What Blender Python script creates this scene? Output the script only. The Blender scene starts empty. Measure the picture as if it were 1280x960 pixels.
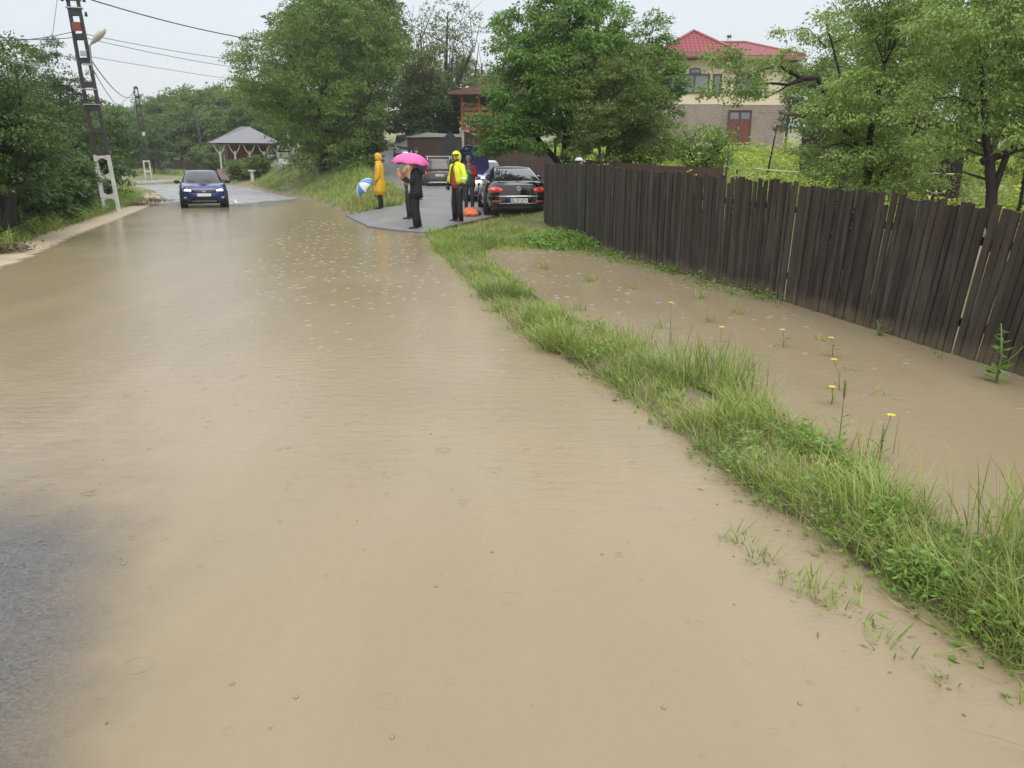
import bpy, bmesh, math, random
import numpy as np
from mathutils import Vector, Matrix, Euler

R = math.radians
rnd = random.Random(7)
scene = bpy.context.scene
COL = scene.collection
PITCH, EYE, FOC = R(15.7), 1.55, 960.0


# ------------------------------------------------------------------ helpers
def ss(a, b, x):
    t = np.clip((np.asarray(x, float) - a) / (b - a), 0, 1)
    return t * t * (3 - 2 * t)


def lerp(a, b, t):
    return a + (b - a) * t


def at(px, py, y):
    """World point seen at photo pixel (px, py) at distance y in front of the camera."""
    u, v = (px - 640) / FOC, (480 - py) / FOC
    d = (u, math.cos(PITCH) + v * math.sin(PITCH), -math.sin(PITCH) + v * math.cos(PITCH))
    t = y / d[1]
    return Vector((d[0] * t, y, EYE + d[2] * t))


def tag(o, label=None, cat=None, group=None, kind=None):
    if label: o['label'] = label
    if cat: o['category'] = cat
    if group: o['group'] = group
    if kind: o['kind'] = kind
    return o


def thing(name, label, cat, loc=(0, 0, 0), rz=0, group=None):
    o = bpy.data.objects.new(name, None)
    COL.objects.link(o)
    o.empty_display_size = .2
    o.location = loc
    o.rotation_euler = (0, 0, rz)
    return tag(o, label, cat, group)


def dup(o, parent=None, loc=None, rz=None, scale=None, label=None):
    c = o.copy()
    COL.objects.link(c)
    c.parent = parent
    if loc is not None: c.location = loc
    if rz is not None: c.rotation_euler = (0, 0, rz)
    if scale is not None: c.scale = (scale,) * 3 if isinstance(scale, (int, float)) else scale
    if label: c['label'] = label
    for ch in [x for x in COL.objects if x.parent == o]:
        dup(ch, c)
    return c


def mesh_np(name, V, F, mat, parent=None, tint=None, smooth=False, extra=None):
    """One mesh object out of numpy arrays; F is (n,3) or (n,4)."""
    me = bpy.data.meshes.new(name)
    V = np.asarray(V, np.float32)
    Fs = F if isinstance(F, (list, tuple)) else [F]
    Fs = [np.asarray(f, np.int32) for f in Fs if len(f)]
    nl = sum(f.size for f in Fs)
    npoly = sum(len(f) for f in Fs)
    me.vertices.add(len(V)); me.loops.add(nl); me.polygons.add(npoly)
    me.vertices.foreach_set('co', V.ravel())
    me.loops.foreach_set('vertex_index', np.concatenate([f.ravel() for f in Fs]))
    tot = np.concatenate([np.full(len(f), f.shape[1], np.int32) for f in Fs])
    start = np.concatenate([[0], np.cumsum(tot)[:-1]]).astype(np.int32)
    me.polygons.foreach_set('loop_start', start)
    me.polygons.foreach_set('loop_total', tot)
    me.polygons.foreach_set('use_smooth', np.full(npoly, smooth))
    if tint is not None:
        a = me.attributes.new('tint', 'FLOAT', 'POINT')
        a.data.foreach_set('value', np.asarray(tint, np.float32))
    for k, v in (extra or {}).items():
        a = me.attributes.new(k, 'FLOAT', 'POINT')
        a.data.foreach_set('value', np.asarray(v, np.float32))
    me.update(calc_edges=True)
    me.validate()
    for m in (mat if isinstance(mat, (list, tuple)) else [mat]): me.materials.append(m)
    o = bpy.data.objects.new(name, me)
    COL.objects.link(o)
    o.parent = parent
    return o


class MB:
    """Collects boxes, tubes, lofts and revolved shapes; build() links them as ONE mesh object."""
    def __init__(s):
        s.v, s.f, s.m, s.sm, s.t = [], [], [], [], []
        s.mi, s.tint = 0, 1.0

    def add(s, vs, fs, smooth=False):
        n = len(s.v)
        s.v += [tuple(v) for v in vs]
        s.t += [s.tint] * len(vs)
        for f in fs:
            s.f.append([n + i for i in f]); s.m.append(s.mi); s.sm.append(smooth)
        return s

    def box(s, c, d, M=None, taper=1.0):
        x, y, z = d[0] / 2, d[1] / 2, d[2] / 2
        vs = [Vector((a * x * (taper if k > 0 else 1), b * y * (taper if k > 0 else 1), k * z)) for k in (-1, 1) for a, b in ((-1, -1), (1, -1), (1, 1), (-1, 1))]
        if M: vs = [M @ v for v in vs]
        vs = [v + Vector(c) for v in vs]
        return s.add(vs, [(3, 2, 1, 0), (4, 5, 6, 7), (0, 1, 5, 4), (1, 2, 6, 5), (2, 3, 7, 6), (3, 0, 4, 7)])

    def tube(s, pts, rs, n=8, cap=True, smooth=True):
        pts = [Vector(p) for p in pts]
        if isinstance(rs, (int, float)): rs = [rs] * len(pts)
        vs, fs = [], []
        side = None
        for i, p in enumerate(pts):
            d = (pts[min(i + 1, len(pts) - 1)] - pts[max(i - 1, 0)])
            d = d.normalized() if d.length > 1e-9 else Vector((0, 0, 1))
            if side is None:
                side = d.cross(Vector((0, 0, 1)) if abs(d.z) < .9 else Vector((1, 0, 0))).normalized()
            else:
                side = (side - d * side.dot(d)).normalized()
            up = d.cross(side)
            for k in range(n):
                a = 2 * math.pi * k / n
                vs.append(p + (side * math.cos(a) + up * math.sin(a)) * rs[i])
        for i in range(len(pts) - 1):
            for k in range(n):
                k2 = (k + 1) % n
                fs.append((i * n + k, i * n + k2, (i + 1) * n + k2, (i + 1) * n + k))
        if cap:
            fs.append(tuple(range(n - 1, -1, -1)))
            fs.append(tuple((len(pts) - 1) * n + k for k in range(n)))
        return s.add(vs, fs, smooth)

    def loft(s, rings, cap=True, smooth=True, closed=True):
        n = len(rings[0])
        vs = [v for r in rings for v in r]
        fs = []
        for i in range(len(rings) - 1):
            for k in range(n if closed else n - 1):
                k2 = (k + 1) % n
                fs.append((i * n + k, i * n + k2, (i + 1) * n + k2, (i + 1) * n + k))
        if cap:
            fs.append(tuple(range(n - 1, -1, -1)))
            fs.append(tuple((len(rings) - 1) * n + k for k in range(n)))
        return s.add(vs, fs, smooth)

    def ball(s, c, r, n=12, m=8, M=None):
        r = (r, r, r) if isinstance(r, (int, float)) else r
        rings = []
        for j in range(m + 1):
            th = math.pi * (j + .02) / (m + .04)
            rg = []
            for k in range(n):
                a = 2 * math.pi * k / n
                v = Vector((math.sin(th) * math.cos(a) * r[0], math.sin(th) * math.sin(a) * r[1], -math.cos(th) * r[2]))
                if M: v = M @ v
                rg.append(v + Vector(c))
            rings.append(rg)
        return s.loft(rings)

    def prism(s, poly, y0, y1, axis='y'):
        """Extrude a polygon of (a, b) pairs between y0 and y1."""
        n = len(poly)
        if axis == 'y': vs = [(a, y, b) for y in (y0, y1) for a, b in poly]
        elif axis == 'x': vs = [(y, a, b) for y in (y0, y1) for a, b in poly]
        else: vs = [(a, b, y) for y in (y0, y1) for a, b in poly]
        fs = [tuple(range(n)), tuple(range(2 * n - 1, n - 1, -1))]
        fs += [(k, n + k, n + (k + 1) % n, (k + 1) % n) for k in range(n)]
        return s.add(vs, fs)

    def quad(s, a, b, c, d):
        return s.add([a, b, c, d], [(0, 1, 2, 3)])

    def build(s, name, mats, parent=None, label=None, bevel=0, sub=0, recalc=True):
        me = bpy.data.meshes.new(name)
        me.from_pydata([tuple(v) for v in s.v], [], s.f)
        for m in (mats if isinstance(mats, (list, tuple)) else [mats]): me.materials.append(m)
        me.polygons.foreach_set('material_index', s.m)
        me.polygons.foreach_set('use_smooth', s.sm)
        a = me.attributes.new('tint', 'FLOAT', 'POINT')
        a.data.foreach_set('value', s.t)
        if recalc:
            bm = bmesh.new(); bm.from_mesh(me)
            bmesh.ops.recalc_face_normals(bm, faces=bm.faces)
            bm.to_mesh(me); bm.free()
        o = bpy.data.objects.new(name, me)
        COL.objects.link(o)
        o.parent = parent
        if bevel:
            b = o.modifiers.new('bevel', 'BEVEL'); b.width = bevel; b.segments = 2; b.limit_method = 'ANGLE'
        if sub:
            b = o.modifiers.new('sub', 'SUBSURF'); b.levels = sub; b.render_levels = sub
        if label: o['label'] = label
        return o


# ------------------------------------------------------------------ materials
class NT:
    def __init__(s, name):
        s.mat = bpy.data.materials.new(name); s.mat.use_nodes = True
        s.t = s.mat.node_tree; s.n = s.t.nodes; s.l = s.t.links
        s.b = s.n['Principled BSDF']; s.out = s.n['Material Output']

    def new(s, typ, **kw):
        n = s.n.new(typ)
        for k, v in kw.items():
            if k in n.inputs.keys(): n.inputs[k].default_value = v
            else: setattr(n, k, v)
        return n

    def val(s, sock, v):
        if hasattr(v, 'is_output'): s.l.new(v, sock)
        elif isinstance(v, (tuple, list)) and len(v) == 3 and sock.type == 'RGBA': sock.default_value = (*v, 1)
        else: sock.default_value = v

    def math(s, op, a, b=0.0, c=None, clamp=False):
        n = s.n.new('ShaderNodeMath'); n.operation = op; n.use_clamp = clamp
        s.val(n.inputs[0], a); s.val(n.inputs[1], b)
        if c is not None: s.val(n.inputs[2], c)
        return n.outputs[0]

    def mix(s, f, a, b, blend='MIX'):
        n = s.n.new('ShaderNodeMix'); n.data_type = 'RGBA'; n.blend_type = blend
        s.val(n.inputs[0], f); s.val(n.inputs[6], a); s.val(n.inputs[7], b)
        return n.outputs[2]

    def pos(s, scale=(1, 1, 1), obj=False):
        m = s.n.new('ShaderNodeMapping')
        if obj: src = s.n.new('ShaderNodeTexCoord').outputs['Object']
        else: src = s.n.new('ShaderNodeNewGeometry').outputs['Position']
        s.l.new(src, m.inputs[0]); m.inputs['Scale'].default_value = scale
        return m.outputs[0]

    def noise(s, vec, scale, detail=4, rough=.55, out='Fac'):
        n = s.n.new('ShaderNodeTexNoise')
        s.l.new(vec, n.inputs['Vector']); n.inputs['Scale'].default_value = scale
        n.inputs['Detail'].default_value = detail; n.inputs['Roughness'].default_value = rough
        return n.outputs[out]

    def ramp(s, f, a, b, lo=0.0, hi=1.0):
        n = s.n.new('ShaderNodeMapRange'); n.interpolation_type = 'SMOOTHSTEP'
        s.val(n.inputs[0], f); s.val(n.inputs[1], a); s.val(n.inputs[2], b); s.val(n.inputs[3], lo); s.val(n.inputs[4], hi)
        return n.outputs[0]

    def attr(s, name):
        n = s.n.new('ShaderNodeAttribute'); n.attribute_name = name
        return n.outputs['Fac']

    def bump(s, h, strength=.3, dist=.02):
        n = s.n.new('ShaderNodeBump'); n.inputs['Strength'].default_value = strength; n.inputs['Distance'].default_value = dist
        s.l.new(h, n.inputs['Height']); s.l.new(n.outputs[0], s.b.inputs['Normal'])
        return n.outputs[0]

    def set(s, **kw):
        for k, v in kw.items(): s.val(s.b.inputs[k.replace('_', ' ')], v)
        return s


def simple(name, col, rough=.5, var=.15, scale=6, metal=0, bump=0, coat=0, obj=True, spec=.5):
    """Procedural material: base colour broken up by noise, slight roughness variation and bump."""
    t = NT(name)
    p = t.pos(obj=obj)
    n = t.noise(p, scale, 5)
    dk = tuple(c * (1 - var) for c in col); lt = tuple(min(1, c * (1 + var)) for c in col)
    t.set(Base_Color=t.mix(n, dk, lt), Metallic=metal, Roughness=t.ramp(n, .2, .8, max(0.02, rough - .08), min(1, rough + .08)))
    t.b.inputs['Specular IOR Level'].default_value = spec
    if coat: t.b.inputs['Coat Weight'].default_value = coat; t.b.inputs['Coat Roughness'].default_value = .05
    if bump: t.bump(t.noise(p, scale * 4, 6), bump, .02)
    return t.mat


def leafmat(name, a, b, trans=.3, rough=.45):
    t = NT(name)
    tint = t.attr('tint')
    c = t.mix(t.ramp(tint, .5, 1.5), a, b)
    p = t.pos()
    c = t.mix(t.ramp(t.noise(p, .9, 3), .3, .7), c, t.mix(.5, c, tuple(x * 1.25 for x in b)))
    t.set(Base_Color=c, Roughness=rough)
    t.b.inputs['Specular IOR Level'].default_value = .35
    tr = t.new('ShaderNodeBsdfTranslucent'); t.l.new(t.mix(.5, c, (.25, .35, .04)), tr.inputs[0])
    m = t.new('ShaderNodeMixShader'); m.inputs[0].default_value = trans
    t.l.new(t.b.outputs[0], m.inputs[1]); t.l.new(tr.outputs[0], m.inputs[2]); t.l.new(m.outputs[0], t.out.inputs[0])
    return t.mat


M = {}
M['bark'] = simple('bark', (.045, .036, .028), .85, .4, 9, bump=.6)
M['bark_dark'] = simple('bark_dark', (.025, .021, .018), .8, .4, 9, bump=.6)
M['walnut'] = leafmat('walnut_leaves', (.05, .10, .018), (.165, .26, .05))
M['lush'] = leafmat('lush_leaves', (.045, .12, .024), (.16, .30, .06))
M['olive'] = leafmat('olive_leaves', (.055, .095, .02), (.15, .205, .055))
M['plum'] = leafmat('plum_leaves', (.095, .17, .035), (.27, .38, .10))
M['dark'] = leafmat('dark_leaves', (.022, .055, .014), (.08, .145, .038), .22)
M['hill'] = leafmat('hill_leaves', (.055, .105, .03), (.14, .215, .055))
M['pale'] = leafmat('pale_leaves', (.10, .135, .05), (.20, .23, .09))
M['vine'] = leafmat('vine_leaves', (.18, .27, .03), (.44, .52, .08), .35)
M['grass'] = leafmat('grass_blades', (.085, .15, .025), (.30, .37, .09), .3)
M['grass_dry'] = leafmat('grass_blades_dry', (.15, .17, .04), (.36, .33, .12), .3)
M['weed'] = leafmat('weed_leaves', (.065, .15, .02), (.20, .33, .06), .3)
M['petal'] = simple('petal_yellow', (.8, .62, .03), .5)
M['stem'] = simple('stem_green', (.12, .18, .04), .5)


# ------------------------------------------------------------------ terrain
RR_Y = [-6, 1.94, 3.68, 5.3, 7.1, 9.4, 11.7, 15, 19, 21, 26.4, 33.8, 39.9, 51, 64, 75]
RR_X = [2.5, 1.45, .93, .56, -.10, -.58, -1.03, -1.69, -2.3, -3.87, -5.65, -8.25, -10.5, -16, -22, -27]
RL_Y = [-6, 2, 8, 13.8, 19, 25, 33, 40, 51, 59]
RL_X = [-2.5, -5.0, -6.6, -8.3, -10.2, -12.2, -14.9, -17.6, -23, -28]
SR_Y = [-2, 2.9, 3.3, 3.85, 4.2, 4.6, 5.2, 5.8, 6.8, 7.85, 8.7, 11, 13, 15]
SR_X = [3.2, 2.2, 1.95, 1.88, 1.86, 1.84, 1.6, 1.32, 1.12, .81, .55, .11, -.28, -.5]
FE_Y = [-4, 2, 5.74, 9.6, 13.9, 21, 21.5, 48, 60]
FE_X = [5.9, 4.72, 3.97, 3.22, 2.01, .86, 2.3, -2.85, -5]
XDL_Y = [18, 24, 25, 26, 27, 33, 40, 48, 54, 62, 90]
XDL_X = [-5.2, -5.2, -5.2, -4.2, -3.6, -4.3, -6.2, -8.2, -10, -13, -24]
XDR_Y = [18, 20, 23, 30, 40, 48, 54, 62, 90]
XDR_X = [-1.9, -1.4, -.6, .2, -1.7, -3.6, -5.6, -8, -18]


def terr(x, y):
    x = np.asarray(x, float); y = np.asarray(y, float)
    I = np.interp
    b = I(y, [33, 38, 50, 60, 72, 85, 100, 130, 200, 400], [0, .01, .10, .25, .45, .9, 1.4, 2.8, 7, 16])
    xr, xl = I(y, RR_Y, RR_X), I(y, RL_Y, RL_X)
    dr, dl = x - xr, xl - x
    xc = (xr + xl) / 2 - .75
    wl = I(y, [-6, 3.5, 4.6, 10, 24, 29, 34, 39, 44], [-.020, -.022, -.03, -.05, -.05, -.026, -.004, .012, .05]) + .027 * np.exp(-((x + 2.02 + .36 * (y - 2.2)) / .66) ** 4) * (1 - ss(2.85, 3.6, y))
    road = b + wl - .05 * ((x - xc) / 2.6) ** 2 * (1 - .5 * ss(24, 34, y))
    # left shoulder and verge
    left = b + .014 + .16 * ss(1.15, 2.6, dl) + .25 * ss(3, 9, dl)
    # strip of grass, ditch under water, garden behind the fence
    xs = I(y, SR_Y, SR_X)
    mound = ss(0, .22, dr) * (1 - ss(-.22, .18, x - xs))
    ditch = -.14 + .175 * mound
    ditch = ditch + (.10 * ss(-.75, -.1, x - I(y, FE_Y, FE_X))) * ss(6.5, 10, y)
    g = I(y, [0, 9, 13, 20, 25, 40, 55, 80, 130, 400], [-.12, -.1, .05, .25, .6, 1.8, 2.65, 4.2, 8, 18])
    xf = I(y, FE_Y, FE_X)
    near = lerp(ditch, .07, ss(13.8, 17.5, y))
    near = lerp(near, g, ss(-.1, .8, x - xf))
    bank = b + .06 * ss(0, .6, dr) + 1.2 * ss(.6, 4.6, dr) * ss(26.5, 36, y) + 1.8 * ss(40, 62, y) * ss(1, 9, dr) + .2 * ss(22, 26, y) * ss(0, 1.6, dr)
    d = I(y, [17, 20, 22.8, 26, 30, 40, 47, 54, 62, 80, 130, 400], [.03, .07, .15, .28, .36, .52, 1.0, 1.95, 3.0, 4.5, 9, 18])
    d = d * ss(-.2, 1.6, dr) + .012
    far = lerp(lerp(bank, d, ss(-1.1, 0, x - I(y, XDL_Y, XDL_X))), g, ss(.3, 2.2, x - I(y, XDR_Y, XDR_X)) * ss(19.5, 24, y))
    right = lerp(near, far, ss(16.5, 20, y))
    z = lerp(road, right, ss(0, .35, dr))
    z = lerp(z, left, ss(0, .4, dl))
    return z


def gz(x, y):
    return float(terr(x, y))


def on(px, py, y):
    """Ground point below photo column px at distance y."""
    p = at(px, py, y)
    return Vector((p.x, y, gz(p.x, y)))
# ------------------------------------------------------------------ ground, road, driveway, water
def grid(xs, ys):
    X, Y = np.meshgrid(xs, ys)
    nx, ny = len(xs), len(ys)
    i = np.arange(nx - 1)[None, :] + nx * np.arange(ny - 1)[:, None]
    F = np.stack([i, i + 1, i + 1 + nx, i + nx], -1).reshape(-1, 4)
    return X.ravel(), Y.ravel(), F


def ground_material():
    t = NT('soil_and_turf')
    p = t.pos()
    n1 = t.noise(p, 1.2, 6); n2 = t.noise(p, 14, 6); n3 = t.noise(p, .25, 3)
    soil = t.mix(n2, (.14, .105, .065), (.26, .205, .13))
    turf = t.mix(n2, (.06, .09, .025), (.16, .19, .06))
    dry = t.mix(n2, (.16, .15, .06), (.29, .24, .12))
    turf = t.mix(t.ramp(n3, .4, .65), turf, dry)
    sand = t.mix(n1, (.33, .26, .17), (.47, .385, .27))
    c = t.mix(t.ramp(t.math('ADD', t.attr('turf'), t.math('MULTIPLY', t.math('SUBTRACT', n1, .5), .9)), .35, .6), soil, turf)
    c = t.mix(t.ramp(t.math('ADD', t.attr('sand'), t.math('MULTIPLY', t.math('SUBTRACT', n1, .5), .8)), .4, .6), c, sand)
    t.set(Base_Color=c, Roughness=t.ramp(n1, .3, .7, .45, .85))
    t.bump(n2, .5, .04)
    return t.mat


xs = np.concatenate([np.arange(-260, -60, 12), np.arange(-60, -20, 1.6), np.arange(-20, 8, .28), np.arange(8, 30, 1.2), np.arange(30, 260, 12)])
ys = np.concatenate([np.arange(-14, 0, 1.0), np.arange(0, 30, .28), np.arange(30, 60, .6), np.arange(60, 140, 3), np.arange(140, 520, 20)])
X, Y, F = grid(xs, ys)
Z = terr(X, Y)
dr = X - np.interp(Y, RR_Y, RR_X); dl = np.interp(Y, RL_Y, RL_X) - X
ind = ss(-1.0, .1, X - np.interp(Y, XDL_Y, XDL_X)) * (1 - ss(-.3, .6, X - np.interp(Y, XDR_Y, XDR_X))) * ss(17, 19, Y)
onroad = (ss(-.3, 0, -dr) * ss(-.3, 0, -dl)) * (Y < 62)
sand = np.clip(ss(-.2, .3, dl) * (1 - ss(.8, 1.5, dl)) * (Y < 48) + .65 * ss(-.8, -.1, X - np.interp(Y, XDL_Y, XDL_X)) * (1 - ss(0, 1, X - np.interp(Y, XDL_Y, XDL_X))) * ss(22, 25, Y) * (1 - ss(31, 36, Y)), 0, 1)
turf = np.clip(ss(.8, 1.6, dl) + ss(.4, 1.2, dr) * ss(14, 17, Y) + (Y > 62), 0, 1)
Zg = Z - .06 * np.clip(onroad + ind, 0, 1)
ground = mesh_np('ground', np.stack([X, Y, Zg], -1), F, ground_material(), smooth=True, extra={'turf': turf, 'sand': sand})
tag(ground, 'wet earth and turf beside the flooded road', 'ground', kind='structure')


def asphalt(name, dark, light, rough, pale=False):
    t = NT(name)
    p = t.pos()
    g = t.ramp(t.noise(p, 70, 3, .75), .38, .62); m = t.noise(p, 1.1, 5); st = t.noise(t.pos((2.2, .25, 1)), 1.0, 4)
    c = t.mix(g, dark, light)
    c = t.mix(t.ramp(m, .35, .75), c, t.mix(.5, c, light))
    c = t.mix(t.ramp(st, .5, .8, 0, .35), c, (.22, .19, .15))
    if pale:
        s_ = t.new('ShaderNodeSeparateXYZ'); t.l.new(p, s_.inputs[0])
        c = t.mix(t.ramp(t.math('ADD', s_.outputs[1], t.math('MULTIPLY', m, 8)), 26, 40), c, t.mix(g, (.22, .22, .215), (.34, .335, .325)))  # far stretch mixed paler: sky sheen of the wet road put into its colour
    t.set(Base_Color=c, Roughness=t.ramp(m, .3, .7, rough, rough + .22))
    v = t.new('ShaderNodeTexVoronoi'); v.inputs['Scale'].default_value = 85; t.l.new(p, v.inputs[0])
    t.bump(t.math('ADD', v.outputs['Distance'], g), .4, .006)
    return t.mat


def ribbon(name, L, Rr, mat, lift, label, cat, n=14, step=.35, jitter=0):
    """Surface between two edge polylines, laid on the terrain."""
    def res(P):
        P = np.array(P, float)
        s = np.concatenate([[0], np.cumsum(np.hypot(*np.diff(P, axis=0).T))])
        return P, s / s[-1], s[-1]
    A, sa, la = res(L); B, sb, lb = res(Rr)
    k = int(max(la, lb) / step)
    u = np.linspace(0, 1, k)
    a = np.stack([np.interp(u, sa, A[:, i]) for i in (0, 1)], -1)
    b = np.stack([np.interp(u, sb, B[:, i]) for i in (0, 1)], -1)
    v = np.linspace(0, 1, n)
    P = a[:, None] * (1 - v)[None, :, None] + b[:, None] * v[None, :, None]
    if jitter:
        r = np.random.default_rng(3)
        w = np.cumsum(r.normal(0, jitter, (k, 2)), 0); w -= np.linspace(0, 1, k)[:, None] * w[-1]
        P[:, 0] += .3 * w; P[:, -1] += .3 * w[::-1]
    x, y = P[..., 0].ravel(), P[..., 1].ravel()
    z = terr(x, y) + lift
    i = np.arange(n - 1)[None, :] + n * np.arange(k - 1)[:, None]
    F = np.stack([i, i + 1, i + 1 + n, i + n], -1).reshape(-1, 4)
    o = mesh_np(name, np.stack([x, y, z], -1), F, mat, smooth=True)
    return tag(o, label, cat, kind='structure')


far_l = [(-28, 59), (-38, 64.5), (-60, 67), (-110, 69)]
far_r = [(-22, 64), (-27, 71), (-40, 74), (-60, 75), (-110, 77)]
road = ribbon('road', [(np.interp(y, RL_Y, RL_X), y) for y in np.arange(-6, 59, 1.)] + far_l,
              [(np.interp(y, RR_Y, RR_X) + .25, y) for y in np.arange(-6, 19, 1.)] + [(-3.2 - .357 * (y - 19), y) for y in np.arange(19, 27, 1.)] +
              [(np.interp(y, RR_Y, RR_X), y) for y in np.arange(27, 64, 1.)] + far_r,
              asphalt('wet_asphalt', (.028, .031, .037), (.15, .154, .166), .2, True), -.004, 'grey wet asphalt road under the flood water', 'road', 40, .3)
drive = ribbon('driveway', [(-5.4, 26.3), (-4.25, 26.4), (-3.7, 27)] + [(np.interp(y, XDL_Y, XDL_X), y) for y in np.arange(28, 76, 1.)],
               [(-2.05, 19.0), (-1.6, 20.2), (-1.0, 22)] + [(np.interp(y, XDR_Y, XDR_X), y) for y in np.arange(23, 76, 1.)],
               asphalt('worn_asphalt', (.10, .10, .102), (.24, .236, .235), .3), .015, 'light grey asphalt driveway running uphill from the road', 'driveway', 24, .3, .02)
# the broken asphalt lip where the driveway meets the flooded road
xs_, ys_ = np.linspace(-5.5, -1.95, 40), None
mk = MB()
edge = [(-5.55, 26.25), (-4.9, 24.3), (-4.35, 22.6), (-3.9, 21.15), (-3.2, 20.2), (-2.6, 19.45), (-2.0, 19.05)]
rows = []
for j in range(len(edge) * 4 - 3):
    f = j / 4; i = min(int(f), len(edge) - 2); f -= i
    ex, ey = lerp(edge[i][0], edge[i + 1][0], f) + rnd.uniform(-.03, .03), lerp(edge[i][1], edge[i + 1][1], f) + rnd.uniform(-.03, .03)
    tx, ty = lerp(-4.6, -1.2, j / 24), lerp(26.6, 21.6, j / 24)
    row = [(ex, ey, -.03), (ex, ey, .045)]
    for k in range(1, 8):
        a = k / 7
        qx, qy = lerp(ex, tx, a), lerp(ey, ty, a)
        row.append((qx, qy, max(gz(qx, qy) + .022, .045 * (1 - a))))
    rows.append(row)
mk.loft(rows, cap=False, closed=False, smooth=False)
apron = mk.build('driveway_apron', bpy.data.materials['worn_asphalt'], recalc=False)
tag(apron, 'broken grey asphalt apron where the driveway meets the flood', 'driveway', kind='structure')

mk = MB()
for y in np.arange(36, 60, 6.0):
    pts = []
    for k in range(5):
        yy = y + k * .8
        c = (np.interp(yy, RL_Y, RL_X) + np.interp(yy, RR_Y, RR_X)) / 2
        pts.append([(c - .07, yy, gz(c - .07, yy) + .006), (c + .07, yy, gz(c + .07, yy) + .006)])
    mk.loft(pts, cap=False, closed=False)
o = mk.build('lane_markings', simple('worn_road_paint', (.55, .55, .53), .4, .3, 20), recalc=False)
tag(o, 'worn white dashes along the middle of the road', 'road marking', kind='structure')


def water_material():
    t = NT('muddy_water')
    p = t.pos()
    big = t.noise(p, .22, 4); mid = t.noise(p, 1.3, 4)
    mud = t.mix(t.ramp(big, .3, .7), (.258, .203, .125), (.297, .236, .147))
    mud = t.mix(t.ramp(mid, .3, .75, 0, .35), mud, (.245, .205, .135))
    fl = t.n.new('ShaderNodeMapping'); t.l.new(t.n.new('ShaderNodeNewGeometry').outputs['Position'], fl.inputs[0]); fl.inputs['Rotation'].default_value = (0, 0, R(-15)); fl.inputs['Scale'].default_value = (1.5, .22, 1)
    mud = t.mix(t.ramp(t.noise(fl.outputs[0], 1.1, 5, .6), .42, .72, 0, .28), mud, (.345, .28, .185))
    mud = t.mix(t.ramp(t.noise(fl.outputs[0], .5, 4, .6), .5, .75, 0, .25), mud, (.225, .195, .13))
    t.set(Base_Color=mud, Roughness=.17, IOR=1.33)
    t.b.inputs['Specular IOR Level'].default_value = .36
    # small flow ripples, finer ones in gusts, and rings left by the rain
    rp = t.pos((1.0, 2.3, 1))
    r1 = t.noise(rp, 5.5, 3, .6); r2 = t.noise(rp, 26, 3, .6)
    gust = t.ramp(t.noise(p, .35, 2), .35, .65, .25, 1)
    h = t.math('ADD', t.math('MULTIPLY', r1, .5), t.math('MULTIPLY', t.math('MULTIPLY', r2, gust), .36))
    for sc, off, dens, amp in ((3.6, 0, .6, .55), (5.6, 7.3, .5, .48), (9.5, 3.1, .45, .32), (14, 5.7, .4, .18)):
        m = t.n.new('ShaderNodeMapping'); t.l.new(t.n.new('ShaderNodeNewGeometry').outputs['Position'], m.inputs[0])
        m.inputs['Location'].default_value = (off, off * 1.7, 0); m.inputs['Scale'].default_value = (1, 1, 0)
        v = t.new('ShaderNodeTexVoronoi'); v.inputs['Scale'].default_value = sc; v.inputs['Randomness'].default_value = .9; t.l.new(m.outputs[0], v.inputs['Vector'])
        sp = t.new('ShaderNodeSeparateColor'); t.l.new(v.outputs['Color'], sp.inputs[0])
        d = v.outputs['Distance']
        rad = t.math('MULTIPLY_ADD', t.math('POWER', sp.outputs[0], 1.6), .24, .02)
        e = t.math('DIVIDE', t.math('SUBTRACT', d, rad), .035)
        ring = t.math('MULTIPLY', t.math('COSINE', t.math('MULTIPLY', e, 2.6)), t.math('POWER', 2.718, t.math('MULTIPLY', t.math('MULTIPLY', e, e), -.7)))
        ring = t.math('MULTIPLY', ring, t.math('MULTIPLY', t.math('GREATER_THAN', sp.outputs[1], dens), t.math('SUBTRACT', 1.1, sp.outputs[0])))
        h = t.math('ADD', h, t.math('MULTIPLY', ring, amp))
    t.bump(h, .27, .03)
    dep = t.attr('depth')
    dn = t.math('ADD', dep, t.math('MULTIPLY', t.math('SUBTRACT', t.noise(p, 3.6, 7, .62), .5), .022))
    a = t.ramp(dn, -.009, .042)
    tr = t.new('ShaderNodeBsdfTransparent')
    # even clear film keeps the wet sheen: a thin glossy layer over what shows through
    gl = t.new('ShaderNodeBsdfGlossy'); gl.inputs['Roughness'].default_value = .12; gl.inputs['Color'].default_value = (1, 1, 1, 1)
    t.l.new(t.b.inputs['Normal'].links[0].from_socket, gl.inputs['Normal'])
    fr = t.new('ShaderNodeFresnel'); fr.inputs['IOR'].default_value = 1.33
    t.l.new(t.b.inputs['Normal'].links[0].from_socket, fr.inputs['Normal'])
    film = t.new('ShaderNodeMixShader'); t.l.new(fr.outputs[0], film.inputs[0]); t.l.new(tr.outputs[0], film.inputs[1]); t.l.new(gl.outputs[0], film.inputs[2])
    m = t.new('ShaderNodeMixShader'); t.l.new(a, m.inputs[0]); t.l.new(film.outputs[0], m.inputs[1]); t.l.new(t.b.outputs[0], m.inputs[2])
    t.l.new(m.outputs[0], t.out.inputs[0])
    return t.mat


X, Y, F = grid(np.arange(-16, 18, .16), np.concatenate([np.arange(-6, 12, .16), np.arange(12, 46, .3)]))
Zt = terr(X, Y)
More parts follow.
